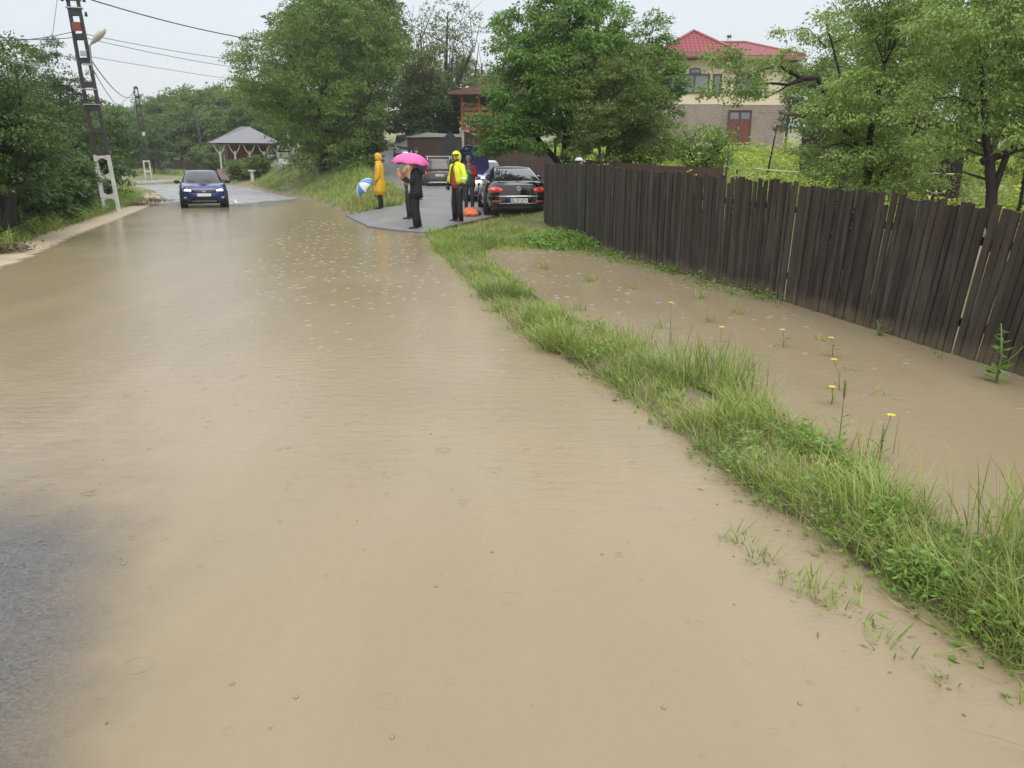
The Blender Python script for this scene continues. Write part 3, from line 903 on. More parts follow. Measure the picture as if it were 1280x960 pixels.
# the lush tree behind the fence end, and the darker one in front of it
tree('lush_tree', 'big lush green tree behind the brown metal fence by the black car', (1.55, 24.6, gz(1.55, 24.6)), [(0, 0, 0, .2), (.1, 0, 1.4, .17), (.2, 0, 2.8, .1), (.2, 0, 4.4, .05)],
     lobes((.05, 0, 3.75), (2.35, 2.2, 2.35), 14, 41, .5) + [(-1.7, -.5, 2.5, 1.1, 1.0, .9), (-1.2, -.9, 1.9, 1.1, .9, .55), (-2.0, -.3, 1.75, .8, .8, .45), (.9, -.2, 5.0, 1.1, 1, .9), (-1.2, 0, 4.6, 1.2, 1, 1.1), (.2, 0, 5.6, 1.2, 1, .6)], 720, 90, .35, .112, 'lush', seed=42, droop=.4,
     limbs=[[(0, 0, 1, .1), (-.9, -.3, 2, .06), (-1.8, -.5, 2.6, .02)], [(.1, 0, 1.5, .1), (1, 0, 3, .06), (1.4, 0, 4.5, .02)]])
tree('plum_tree', 'darker small leaved tree with a visible trunk behind the plank fence', (2.55, 21.9, gz(2.55, 21.9)), [(0, 0, 0, .10), (.05, 0, 1.2, .08), (.1, 0, 2.4, .05), (.2, 0, 3.4, .02)],
     lobes((.25, 0, 2.9), (1.65, 1.4, 1.65), 11, 43, .5) + [(1.2, .2, 1.75, .9, .8, .6), (-.3, 0, 1.75, .9, .8, .5)], 330, 62, .28, .095, 'olive', seed=44, limbs=[[(0, 0, .9, .06), (.8, 0, 1.9, .035), (1.4, 0, 2.6, .012)]])
tree('lush_tree', 'green rounded tree leaning toward the house from behind the dark plum tree', (3.6, 25.2, gz(3.6, 25.2)), [(0, 0, 0, .14), (.1, 0, 2, .1), (.1, 0, 3.6, .04)], lobes((.1, 0, 3.5), (1.7, 1.5, 2.2), 11, 47, .5), 340, 76, .33, .11, 'lush', seed=48, droop=.4)
p = on(872, 200, 24)
tree('twiggy_tree', 'low twiggy fruit tree in front of the stone base of the house', p, [(0, 0, 0, .06), (-.1, 0, 1.0, .05), (-.3, 0, 1.7, .03)], lobes((0, 0, 1.6), (1.5, 1.1, .95), 9, 51, .45), 150, 44, .26, .09, 'plum', seed=52, nbr=70,
     limbs=[[(-.1, 0, .9, .04), (-1, 0, 1.8, .02), (-1.5, 0, 2.0, .01)], [(-.1, 0, .9, .04), (.8, 0, 1.7, .02), (1.3, 0, 1.7, .01)]])
# fruit trees right behind the plank fence
tree('plum_tree', 'fruit tree with crooked dark trunk behind the plank fence, branch reaching before the house', (5.3, 12.2, gz(5.3, 12.2)), [(-.12, 0, 0, .10), (.02, 0, .8, .075), (.18, 0, 1.25, .065), (.12, 0, 2.0, .05), (.2, 0, 3.0, .025)],
     [(-.25, 0, 1.65, .75, .7, .4), (.5, .2, 1.75, .7, .7, .45), (.25, .2, 2.5, 1.0, .8, .55), (-.35, 0, 2.3, .6, .6, .4), (.75, .3, 3.2, .9, .8, .6), (.2, .2, 3.9, .7, .7, .6), (-.2, -.2, 1.2, .6, .5, .3), (.9, 0, 1.3, .5, .5, .3)], 440, 78, .24, .06, 'plum', 'bark_dark', seed=62, droop=.5, nbr=46, shell=.3, brk=.6,
     limbs=[[(.15, 0, 1.1, .05), (.6, .1, 1.7, .03), (1.1, .2, 2.4, .012)], [(.12, 0, 1.7, .045), (-.4, 0, 2.2, .03), (-.75, 0, 2.42, .012)]])
# the long bare limb that crosses in front of the house belongs to the next tree back
B = at(1046, 98, 15)
base = Vector((B.x + .3, 15, gz(B.x + .3, 15)))
def lp(px, py, r, y=15): v = at(px, py, y) - base; return (v.x, v.y, v.z, r)
tree('plum_tree', 'old fruit tree whose long bare limb crosses in front of the cream house wall', base, [(0, 0, 0, .12), (.05, 0, 1.2, .1), (-.02, 0, 2.2, .085), (.2, .2, 3.2, .04)],
     [(*lp(940, 88, 0)[:3], .55, .5, .22), (*lp(905, 72, 0)[:3], .5, .4, .2), (*lp(975, 75, 0)[:3], .4, .4, .25), (*lp(930, 115, 0)[:3], .5, .4, .25), (*lp(890, 110, 0)[:3], .35, .3, .2), (.4, .2, 2.6, .9, .8, .7), (.9, .3, 1.8, .9, .8, .7), (.1, 0, 3.7, .45, .5, .25), (-.5, 0, 3.75, .35, .3, .2), (*lp(985, 36, 0)[:3], .32, .3, .10), (*lp(1034, 20, 0)[:3], .25, .25, .15), (*lp(1008, 48, 0)[:3], .2, .2, .12), (*lp(1042, 104, 0)[:3], .3, .3, .2)], 330, 48, .22, .066, 'plum', 'bark_dark', seed=66, droop=.5, nbr=50, shell=.25, brk=.6,
     limbs=[[(-.02, 0, 2.1, .07), lp(1022, 97, .05), lp(1003, 98, .045), lp(988, 90, .036), lp(974, 82, .026), lp(950, 88, .016), lp(930, 100, .008)], [lp(1003, 99, .045), lp(985, 106, .03), lp(965, 104, .02), lp(940, 106, .01)], [lp(990, 103, .02), lp(975, 113, .013), lp(958, 122, .007)], [(0, 0, 2.4, .03), lp(1040, 55, .02), lp(1033, 30, .012), lp(1036, 18, .006)], [lp(1033, 60, .012), lp(1010, 35, .008), lp(985, 38, .005)]])
tree('plum_tree', 'large fruit tree with a curved leaning trunk behind the plank fence near the frame edge', (5.95, 9.6, gz(5.95, 9.6)), [(.25, 0, -.1, .095), (.17, 0, .35, .085), (.04, 0, .68, .078), (-.08, 0, .95, .072), (-.12, 0, 1.25, .066), (-.18, 0, 1.6, .058), (-.32, 0, 2.05, .045), (-.5, 0, 2.8, .02)],
     [(-.1, 0, 2.1, .8, .7, .5), (.7, 0, 1.9, .8, .8, .6), (-.7, .3, 2.5, .7, .7, .5), (.3, .2, 2.9, 1.1, .9, .6), (-.6, 0, 3.3, .9, .8, .55), (1.3, 0, 2.6, .9, .9, .8), (.9, -.1, 1.3, .5, .6, .4), (.5, 0, 3.8, 1.2, .9, .5), (-.9, .2, 1.75, .45, .5, .3), (1.5, .2, 1.4, .6, .6, .5)], 520, 82, .22, .055, 'plum', 'bark_dark', seed=72, droop=.6, nbr=46, shell=.3, brk=.6,
     limbs=[[(-.12, 0, 1.25, .045), (.0, 0, 1.9, .035), (.3, 0, 2.8, .015)], [(-.3, 0, 1.7, .05), (.5, 0, 2.0, .03), (1.2, 0, 2.5, .012)], [(.12, 0, .48, .03), (.24, 0, 1.2, .02), (.3, .1, 1.9, .01)]])
tree('plum_tree', 'fruit tree at the frame edge behind the plank fence, mostly out of frame', (7.6, 8.8, gz(7.6, 8.8)), [(0, 0, 0, .12), (.1, 0, 1.5, .09), (0, 0, 3, .04)], lobes((-.3, 0, 2.6), (1.6, 1.3, 1.5), 11, 75, .45), 300, 56, .22, .058, 'plum', 'bark_dark', seed=76, droop=.5, shell=.3)
for px, y, hh, rr, sd, mt, lb in ((1085, 26, 6.6, 2.6, 81, 'plum', 'leafy tree behind the dark shed roof'), (1190, 24, 6.8, 3.0, 82, 'olive', 'broad green tree filling the back of the garden'), (1290, 20, 6.2, 2.8, 83, 'plum', 'tall green tree at the back corner of the garden'), (1010, 40, 5.0, 2.2, 84, 'olive', 'small tree beside the lean-to of the cream house'), (1120, 44, 7.5, 3.6, 85, 'olive', 'far olive tree behind the garden trees'), (1240, 40, 8, 4, 86, 'hill', 'far green tree behind the garden trees at the frame edge')):
    p = on(px, 190, y)
    tree('garden_tree', lb, p, [(0, 0, 0, .16), (.1, 0, hh * .4, .12), (0, 0, hh * .75, .05)], lobes((0, 0, hh * .6), (rr, rr, hh * .42), 11, sd, .48), 240, 46, .42, .16, mt, 'bark_dark', seed=sd, nbr=60)
for px, y, top, rr, sd, lb in ((822, 80, 12.6, 3.4, 91, 'round tree top rising over the roof of the cream house, beside the lush tree'), (905, 84, 12.6, 2.6, 92, 'open branched tree above the ridge of the red roof'), (872, 86, 11, 2.4, 93, 'low tree behind the red roof, between two higher ones'), (770, 60, 10.5, 3.2, 94, 'dark tree behind the lush tree'), (700, 55, 10.5, 3.0, 95, 'tall narrow tree whose top shows above the lush tree'), (640, 58, 8.8, 2.6, 96, 'leafy tree behind the brown roofed house')):
    p = on(px, 100, y); hh = top - p.z
    tree('background_tree', lb, p, [(0, 0, 0, .2), (.1, 0, hh * .5, .12), (0, 0, hh * .8, .05)], lobes((0, 0, hh * .66), (rr, rr, hh * .36), 10, sd, .48), 170, 40, .6, .26, 'olive' if sd != 95 else 'walnut', seed=sd, nbr=50)

# dark fruit trees left of the road
LT = [(-10.9, 16.9, 3.6, 1.7, 101, 'dark fruit tree with forked trunk nearest the road verge'), (-13.0, 19.6, 4.0, 1.8, 102, 'dark bushy fruit tree beside the leaning pole'), (-15.4, 23.5, 4.9, 2.2, 103, 'tall dark tree with upright shoots behind the verge trees'), (-17.3, 30.6, 5.6, 2.2, 104, 'dense dark tree directly behind the leaning pole'), (-17.4, 27.5, 4.9, 2.2, 105, 'dark tree behind the pole, half hidden'), (-17.0, 21.0, 5.0, 2.0, 106, 'dark tree at the left frame edge behind the others')]
for x, y, hh, rr, sd, lb in LT:
    q = random.Random(sd)
    st = [[(q.uniform(-.2, .2), 0, -.05, .11), (q.uniform(-.5, .5), q.uniform(-.3, .3), hh * .35, .08), (q.uniform(-.9, .9), q.uniform(-.5, .5), hh * .8, .03)] for k in range(3)]
    tree('dark_tree', lb, (x, y, gz(x, y)), st, lobes((0, 0, hh * .58), (rr, rr, hh * .40), 12, sd, .45) + [(q.uniform(-1, 1) * rr, 0, hh * 1.0, .25, .25, .45) for k in range(4)], 380, 60, .30, .095, 'dark', 'bark_dark', seed=sd, nbr=60, shell=.4)
for px, y, hh, rr, sd, lb in ((94, 34, 1.6, 1.2, 111, 'low dark shrub beside the white foot of the leaning pole'), (138, 41, 4.4, 1.7, 112, 'dark roadside bush right behind the leaning pole'), (150, 76, 6.2, 2.8, 113, 'dark roadside bush beyond the second pole, on its left'), (196, 79, 5.2, 2.8, 114, 'rounded bush beyond the second pole, on its right'), (40, 24, 1.0, .8, 115, 'low leafy shrub under the dark fruit trees'), (8, 20.5, 1.7, 1.15, 117, 'leafy dark shrub behind the nearest forked trunk'), (48, 22.5, 1.7, 1.1, 118, 'dark shrub between the forked trunk and the leaning pole'), (78, 26, 1.8, 1.15, 119, 'dark shrub filling the hedge just left of the white pole foot'), (-30, 18, 1.6, 1.0, 120, 'dark shrub at the left frame edge behind the verge'), (112, 35, 2.6, 1.4, 116, 'dark shrub behind the white pole foot')):
    p = on(px, 240, y)
    tree('shrub', lb, p, [(0, 0, 0, .08), (0, 0, hh * .5, .04)], lobes((0, 0, hh * .5), (rr, rr, hh * .5), 9, sd, .5), 190, 46, .42, .17, 'dark', 'bark_dark', seed=sd, nbr=20, cat='shrub')
for px, y, hh, rr, sd, lb in ((265, 82, 3.4, 2.3, 121, 'light green bush before the far dark fence, left of the shingled house'), (300, 66, 1.9, 1.2, 122, 'leafy bush in front of the shingled house porch'), (323, 64, 1.9, 1.1, 123, 'round clipped bush beside the white roadside pillar')):
    p = on(px, 215, y)
    tree('shrub', lb, p, [(0, 0, 0, .06), (0, 0, hh * .5, .03)], lobes((0, 0, hh * .5), (rr, rr, hh * .5), 9, sd, .5), 150, 40, .4, .2, 'hill' if sd == 121 else 'olive', seed=sd, nbr=12, cat='shrub')

# wooded hill far away: a few prototypes copied with their parts
protos = []
HL = 'green tree of the wooded hill beyond the far fence'
for k in range(3):
    protos.append(tree('hill_tree', HL, (0, 0, -50), [(0, 0, 0, .25), (.1, 0, 4, .18), (0, 0, 6.5, .06)], lobes((0, 0, 5.2), (3.6, 3.6, 4.0), 12, 130 + k, .5), 260, 36, .8, .42, 'hill', seed=131 + k, nbr=10, group='trees of the wooded hill'))
q = random.Random(77)
spots = [(150, 112, .9), (178, 120, .95), (203, 112, 1.05), (228, 118, 1.15), (252, 110, 1.2), (276, 116, 1.25), (300, 108, 1.2), (322, 112, 1.2), (345, 116, 1.2), (215, 98, .8), (240, 98, .85), (285, 97, .9), (312, 96, .95), (185, 98, .75), (160, 96, .7), (140, 92, .7), (375, 110, 1.2), (405, 112, 1.2), (120, 105, .9), (95, 108, .9), (262, 132, 1.25), (235, 134, 1.2), (205, 136, 1.1), (300, 132, 1.3), (60, 100, .9), (30, 96, .9)]
for i, (px, y, s) in enumerate(spots):
    p = on(px, 200, y); p.z -= .3
    if i < 3: o = protos[i]; o.location = p; o.rotation_euler.z = q.uniform(0, 6); o.scale = (s,) * 3
    else: dup(protos[i % 3], None, p, q.uniform(0, 6), (s * q.uniform(.9, 1.1), s * q.uniform(.9, 1.1), s * q.uniform(.85, 1.05)))

# bright vines and undergrowth in the garden
q = np.random.default_rng(5)
x, y = scatter(5600, .8, 26, 11.0, 46, lambda x, y: ss(.9, 1.6, x - I(y, FE_Y, FE_X)) * ss(11.5, 13.5, y) * (x < .62 * y + 1.5) * (.15 + .85 * (vnoise(x, y, 1.6, 90) > .42)) * np.where(y > 16, 1, .55), .25)
n = len(x); nl = 40
k = np.repeat(np.arange(n), nl)
hgt = (.4 + 1.0 * vnoise(x, y, 2.3, 91) + q.exponential(.16, n)) * np.where(y < 15, .75, 1.0) * (1 - .3 * ss(20, 34, y))
zz = q.uniform(0, 1, n * nl) ** .7 * hgt[k]
a = q.uniform(0, 6.28, n * nl); sp = .24 * q.uniform(.1, 1, n * nl) * (1.15 - zz / (hgt[k] + .01) * .6)
P = np.stack([x[k] + np.cos(a) * sp, y[k] + np.sin(a) * sp, terr(x, y)[k] + zz], -1)
D = np.stack([np.cos(a), np.sin(a), q.normal(.05, .4, n * nl)], -1); N = np.stack([q.normal(0, .5, n * nl), q.normal(0, .5, n * nl), np.ones(n * nl)], -1)
L = q.uniform(.05, .11, n * nl) * (.7 + y[k] / 60)
V, F = leaves_np(P, D, N, L, L * .7)
o = mesh_np('undergrowth', V, F, M['vine'], tint=np.repeat(np.repeat(q.normal(1, .3, n), nl) + q.normal(0, .2, n * nl), 4))
tag(o, 'bright yellow green vines and undergrowth in the garden behind the fence', 'undergrowth', kind='stuff')
# ------------------------------------------------------------------ fences
def wood(name, a, b, rough=.75, grain=(30, 30, 2.2), mud=False):
    t = NT(name)
    p = t.pos(grain, obj=True)
    n = t.noise(p, 1.6, 6, .65); m = t.noise(t.pos(obj=True), 2.0, 3)
    c = t.mix(n, a, b)
    c = t.mix(t.ramp(t.attr('tint'), .5, 1.5), t.mix(1.0, c, (.62, .62, .62), 'MULTIPLY'), t.mix(1.0, c, (1.35, 1.33, 1.3), 'MULTIPLY'))
    c = t.mix(t.ramp(m, .5, .75, 0, .4), c, (.06, .062, .045))
    # grey weathering in patches, splash mud above the waterline, small knots
    o_ = t.pos(obj=True); z_ = t.new('ShaderNodeSeparateXYZ'); t.l.new(o_, z_.inputs[0])
    if mud:
        wx = t.noise(t.pos((9, 9, 1.1), obj=True), 1.0, 4)
        c = t.mix(t.ramp(wx, .48, .72, 0, .55), c, (.085, .078, .068))
        sp_ = t.math('SUBTRACT', z_.outputs[2], t.math('MULTIPLY', t.noise(t.pos((6, 6, 3), obj=True), 1.0, 5), .30))
        c = t.mix(t.ramp(sp_, -.12, .06, .6, 0), c, (.15, .115, .07))
        kn = t.new('ShaderNodeTexVoronoi'); kn.inputs['Scale'].default_value = 1.0; t.l.new(t.pos((11, 11, 3), obj=True), kn.inputs[0])
        c = t.mix(t.ramp(kn.outputs['Distance'], .05, .13, .7, 0), c, (.008, .007, .006))
    t.set(Base_Color=c, Roughness=rough)
    t.bump(n, .5, .006)
    return t.mat


M['fence'] = wood('weathered_planks', (.019, .0138, .0092), (.050, .037, .0255), .93, mud=True)
M['rail'] = wood('dark_rails', (.012, .011, .009), (.035, .03, .024), .8, (2.5, 2.5, 30))
M['concrete'] = simple('concrete', (.36, .355, .33), .8, .2, 7, bump=.3)
M['whitewash'] = simple('whitewashed_concrete', (.52, .52, .48), .8, .35, 5, bump=.5)
M['dark_concrete'] = simple('tarred_pole', (.035, .033, .032), .75, .35, 4, bump=.3)
M['steel'] = simple('galvanised_steel', (.42, .43, .43), .4, .15, 9, .8)
M['black'] = simple('black_plastic', (.018, .018, .02), .45, .2, 12)

FT = lambda y: float(np.interp(y, [2, 5.74, 9.6, 13.9, 14.6, 14.7, 21], [1.10, 1.21, 1.40, 1.535, 1.56, 1.60, 1.67]))
fence = thing('plank_fence', 'long dark weathered plank fence standing in the flooded ditch', 'fence', (2.4, 12, 0))
q = random.Random(17)
pts = [(I(y, FE_Y, FE_X), y) for y in (1.9, 5.74, 9.6, 13.9, 21)]
seg = []
for (xa, ya), (xb, yb) in zip(pts[:-1], pts[1:]):
    seg.append((Vector((xa, ya, 0)), Vector((xb, yb, 0))))
for a, b in seg:
    d = (b - a); Ln = d.length; d.normalize(); nrm = Vector((-d.y, d.x, 0))   # points to the road side
    m = MB(); s = .02
    while s < Ln - .03:
        near = float(np.interp(a.y + d.y * s, [4, 11, 15], [1, .6, 0]))
        w = q.uniform(.058, .08)
        gap = (q.uniform(.003, .008) if q.random() > .36 * near else q.uniform(.016, .034))
        c = a + d * (s + w / 2) - Vector((2.4, 12, 0))
        y = a.y + d.y * s
        top = FT(y) + q.uniform(-.022, .022) * (.5 + near) - (.07 if q.random() < .03 else 0)
        bot = -.35
        ln = q.gauss(0, .010) - .17 * float(ss(11.5, 5.5, y))
        tw = q.uniform(-.09, .09); hw = w / 2; th = .011
        e = Matrix.Rotation(tw, 3, 'Z')
        dd, nn = e @ d, e @ nrm
        off = nrm * q.uniform(0, .02)
        m.tint = q.gauss(1, .42)
        vs = []
        cut = q.uniform(-.010, .010)
        for z, wk in ((bot, 1), (top * .5, 1), (top, q.uniform(.9, 1))):
            sh = d * (ln * z) + off
            for sd, sn in ((-1, 1), (1, 1), (1, -1), (-1, -1)):
                vs.append(c + sh + dd * hw * wk * sd + nn * th * sn + Vector((0, 0, z + (cut * sd if z == top else 0))))
        fs = [(3, 2, 1, 0), (8, 9, 10, 11)]
        for l in (0, 4):
            fs += [(l + k, l + (k + 1) % 4, l + 4 + (k + 1) % 4, l + 4 + k) for k in range(4)]
        m.add(vs, fs)
        s += w + gap
    m.tint = 1
    m.build('board_panel', M['fence'], fence)
    for fz in (.22, .78):
        m = MB()
        za, zb = FT(a.y) * fz, FT(b.y) * fz
        ca, cb = a - nrm * .042 - Vector((2.4, 12, 0)), b - nrm * .042 - Vector((2.4, 12, 0))
        m.loft([[c + nrm * u + Vector((0, 0, z + v)) for u, v in ((-.02, -.035), (.02, -.035), (.02, .035), (-.02, .035))] for c, z in ((ca, za), (cb, zb))], smooth=False)
        m.build('rail', M['rail'], fence)
    k = 0
    while k < Ln:
        c = a + d * k - nrm * .115 - Vector((2.4, 12, 0))
        m = MB(); m.tube([c + Vector((0, 0, -.3)), c + Vector((0, 0, FT(a.y + d.y * k) - .06))], [.055, .05], 7)
        m.build('post', M['rail'], fence); k += 2.3

# brown profiled metal fence running uphill beside the driveway
M['brown_metal'] = simple('brown_coated_metal', (.075, .038, .026), .45, .2, 3)
bf = thing('metal_fence', 'dark brown profiled metal fence running uphill behind the parked cars', 'fence', (2.3, 21.6, 0))
A, Bv = Vector((2.3, 21.6, 0)), Vector((-2.85, 48, 0))
d = (Bv - A).normalized(); nr = Vector((-d.y, d.x, 0)); Ln = (Bv - A).length
npn = 11
for i in range(npn):
    m = MB(); rows = []
    for j in range(31):
        s = (i + j / 30) / npn * Ln - (.01 if j == 30 else 0)
        c = A + d * s
        o = .018 if (j % 3) == 1 else -.0
        b = c + nr * o - A
        za = gz(c.x, c.y) - .25
        zt = np.interp(c.y, [21.5, 24, 36, 48], [1.74, 1.83, 2.55, 3.68])
        rows.append([b + Vector((0, 0, za)), b + Vector((0, 0, zt)), b - nr * .012 + Vector((0, 0, zt)), b - nr * .012 + Vector((0, 0, za))])
    m.loft(rows, smooth=False)
    m.build('sheet_panel', M['brown_metal'], bf)
    c = A + d * (i / npn * Ln) - nr * .06 - A
    m = MB(); m.box(c + Vector((0, 0, 1.0 + i * .18)), (.07, .07, 2.2 + i * .02)); m.build('post', M['black'], bf)
# the other way: it carries on behind the plank fence
m = MB(); e = Vector((5.2, 19.6, 0)) - A
m.loft([[c + n + Vector((0, 0, z)) for n, z in ((Vector((0, 0, 0)), -.2), (Vector((0, 0, 0)), zt), (Vector((0, .03, 0)), zt), (Vector((0, .03, 0)), -.2))] for c, zt in ((Vector((.02, 0, 0)), 1.73), (e * .5, 1.62), (e, 1.55))], smooth=False)
m.build('sheet_panel', M['brown_metal'], bf)

# ------------------------------------------------------------------ gate, wall and the brown house at the end of the driveway
gp = on(539, 190, 50)
o = thing('wooden_gate', 'wide brown plank gate under a pale cap at the top of the driveway', 'gate', gp, R(-8))
M['brown_wood'] = wood('brown_boards', (.04, .022, .015), (.085, .05, .034))
m = MB(); m.box((.25, 0, .98), (3.5, .05, 1.95)); m.build('board_panel', M['brown_wood'], o)
m = MB(); m.prism([(-1.6, 1.98), (2.0, 1.98), (2.0, 2.12), (-.2, 2.25)], -.12, .12); m.build('cap', M['concrete'], o)
m = MB(); m.box((2.15, .0, 1.1), (.32, .32, 2.3)); m.box((2.15, 0, 2.3), (.42, .42, .1)); m.build('pillar', M['concrete'], o)
ap = on(563, 205, 45)
o = thing('arched_gate', 'narrow black gate leaf with a pointed top standing open beside the driveway', 'gate', ap, R(4))
m = MB(); m.prism([(-.40, 0), (.40, 0), (.40, 2.15), (.28, 2.42), (.02, 2.64), (-.26, 2.42), (-.40, 2.12)], -.02, .02); m.build('leaf_panel', M['black'], o)
m = MB()
for xx in (-.385, .385): m.box((xx, 0, 1.05), (.05, .06, 2.1))
m.box((0, 0, .1), (.72, .06, .06)); m.box((0, 0, 1.0), (.72, .06, .06)); m.build('frame', simple('dark_metal', (.03, .03, .032), .5), o)

M['orange_wood'] = wood('orange_boards', (.20, .065, .025), (.30, .10, .038))
hp = on(618, 150, 54); hp.z -= .45
o = thing('brown_roofed_house', 'brown roofed house with orange timber porch hidden behind the lush tree', 'house', hp)
m = MB(); m.box((1.0, 2.5, 1.9), (4.2, 4, 4.6)); m.build('wall', simple('dark_plaster', (.07, .06, .055), .8), o)
m = MB(); m.prism([(-3.0, 4.0), (4.5, 4.0), (4.5, 4.16), (1.6, 5.0), (1.2, 5.0), (-3.0, 4.14)], -1.2, 5.4); m.build('roof', simple('brown_roof_sheet', (.14, .07, .05), .45, .2, 5), o)
m = MB()
for xx in (-2.1, -1.0, .1): m.box((xx, -.6, 1.6), (.16, .16, 4.8))
m.build('porch_post', M['orange_wood'], o)
m = MB()
for zz in np.arange(.6, 3.2, .32): m.box((-1.0, -.6, zz), (2.0, .06, .2))
m.build('railing', M['orange_wood'], o)
m = MB(); m.box((-1.75, -.75, 1.05), (.9, .06, 1.1)); m.build('screen_panel', simple('grey_sheet', (.38, .42, .43), .5), o)

# ------------------------------------------------------------------ cream house with the red roof
def roof_tiles():
    t = NT('red_roof_tiles')
    tc = t.pos(obj=True)
    sx = t.n.new('ShaderNodeSeparateXYZ'); t.l.new(tc, sx.inputs[0])
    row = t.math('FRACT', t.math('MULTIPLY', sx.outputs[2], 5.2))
    colm = t.math('SINE', t.math('MULTIPLY', sx.outputs[0], 22))
    n = t.noise(tc, 3, 4)
    c = t.mix(n, (.20, .04, .046), (.30, .07, .078))
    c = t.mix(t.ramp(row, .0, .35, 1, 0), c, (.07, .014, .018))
    c = t.mix(t.ramp(colm, .3, 1, 0, .35), c, (.40, .14, .15))
    t.set(Base_Color=c, Roughness=.6)
    t.b.inputs['Specular IOR Level'].default_value = .25
    t.bump(t.math('ADD', t.math('MULTIPLY', colm, .5), t.math('MULTIPLY', row, -.8)), .6, .05)
    return t.mat


def stone_wall():
    t = NT('stone_cladding')
    v = t.new('ShaderNodeTexBrick'); t.l.new(t.pos(obj=True), v.inputs[0])
    mp = t.n.new('ShaderNodeMapping'); t.l.new(t.n.new('ShaderNodeTexCoord').outputs['Object'], mp.inputs[0]); mp.inputs['Rotation'].default_value = (R(90), 0, 0)
    t.l.new(mp.outputs[0], v.inputs[0])
    v.inputs['Scale'].default_value = 2.2; v.inputs['Mortar Size'].default_value = .03
    v.inputs['Color1'].default_value = (.38, .30, .245, 1); v.inputs['Color2'].default_value = (.28, .225, .19, 1); v.inputs['Mortar'].default_value = (.15, .13, .115, 1)
    t.set(Base_Color=t.mix(t.ramp(t.noise(t.pos(obj=True), 1.3, 4), .35, .7, 0, .5), v.outputs[0], (.33, .28, .24)), Roughness=.85)
    return t.mat


M['glass'] = simple('window_glass', (.16, .19, .22), .06, .25, 1.2, spec=.8)
M['cream'] = simple('cream_render', (.70, .62, .42), .85, .08, 1.2, bump=.1)
M['frame_dark'] = simple('brown_window_frame', (.075, .055, .045), .5)
hz = 2.45
o = thing('cream_house', 'two storey cream house with red tiled hip roof and stone base on the hill', 'house', (10.0, 55, hz))
house = o
m = MB(); m.box((4.3, 4.5, 4.75), (8.4, 9, 3.1)); m.box((2.0, -.1, 4.75), (4.0, .9, 3.1)); m.build('wall', M['cream'], o)
m = MB(); m.box((4.3, 4.5, 1.4), (8.46, 9.06, 3.55)); m.box((2.0, -.1, 1.4), (4.06, .95, 3.55)); m.build('stone_base', stone_wall(), o)
m = MB()
ez, rz = 6.22, 7.75
# main hip roof
E4 = [(-.7, -.8), (9.2, -.8), (9.2, 9.8), (-.7, 9.8)]
RD = [(1.6, 4.5, rz), (6.7, 4.5, rz)]
v = [(x, y, ez) for x, y in E4] + RD
m.add(v, [(0, 1, 5, 4), (1, 2, 5), (2, 3, 4, 5), (3, 0, 4)])
# hip over the bay
v = [(-.6, -1.35, 6.35), (4.75, -1.35, 6.35), (4.75, 3.2, 6.35), (-.6, 3.2, 6.35), (2.1, .6, 7.9), (2.1, 3.6, 7.9)]
m.add(v, [(0, 1, 4), (1, 2, 5, 4), (3, 0, 4, 5)])
rf = m.build('roof', roof_tiles(), o, recalc=False)
m = MB()
for a, b in (((-.6, -1.35, 6.36), (2.1, .6, 7.92)), ((4.75, -1.35, 6.36), (2.1, .6, 7.92)), ((9.2, -.8, 6.24), (6.7, 4.5, 7.77)), ((1.6, 4.5, 7.77), (6.7, 4.5, 7.77)), ((2.1, .6, 7.92), (2.1, 3.6, 7.92))):
    m.tube([a, b], .10, 6)
m.build('ridge_cap', simple('red_ridge_cap', (.32, .10, .10), .35), rf)
m = MB(); m.tube([(5.7, 5.2, 7.3), (5.7, 5.2, 8.25)], .14, 8); m.tube([(5.7, 5.2, 8.25), (5.7, 5.2, 8.5)], [.22, .02], 8); m.build('chimney', M['steel'], rf)
m = MB()
m.box((2.07, -1.32, 6.2), (5.3, .08, .28)); m.box((4.3, -.77, 6.08), (9.8, .06, .24)); m.box((2.07, -.9, 6.02), (5.1, .85, .05)); m.box((4.3, -.4, 5.95), (9.6, .8, .05)); m.box((9.17, 4.5, 6.08), (.06, 10.4, .24))
m.build('eaves_board', simple('eaves_brown', (.26, .15, .11), .6), o)
# lean-to roof on the right side
m = MB(); m.add([(8.5, -.5, 6.0), (8.5, 6, 6.0), (10.9, 6, 4.6), (10.9, -.5, 4.6), (8.5, -.5, 5.8), (8.5, 6, 5.8), (10.9, 6, 4.4), (10.9, -.5, 4.4)], [(0, 1, 2, 3), (7, 6, 5, 4), (0, 3, 7, 4), (2, 1, 5, 6), (3, 2, 6, 7)])
m.build('lean_to_roof', simple('lean_to_boards', (.13, .075, .06), .6), o)
m = MB()
for yy in (0, 5.6): m.box((10.6, yy, 2.2), (.16, .16, 4.5))
m.build('lean_to_post', M['frame_dark'], o)


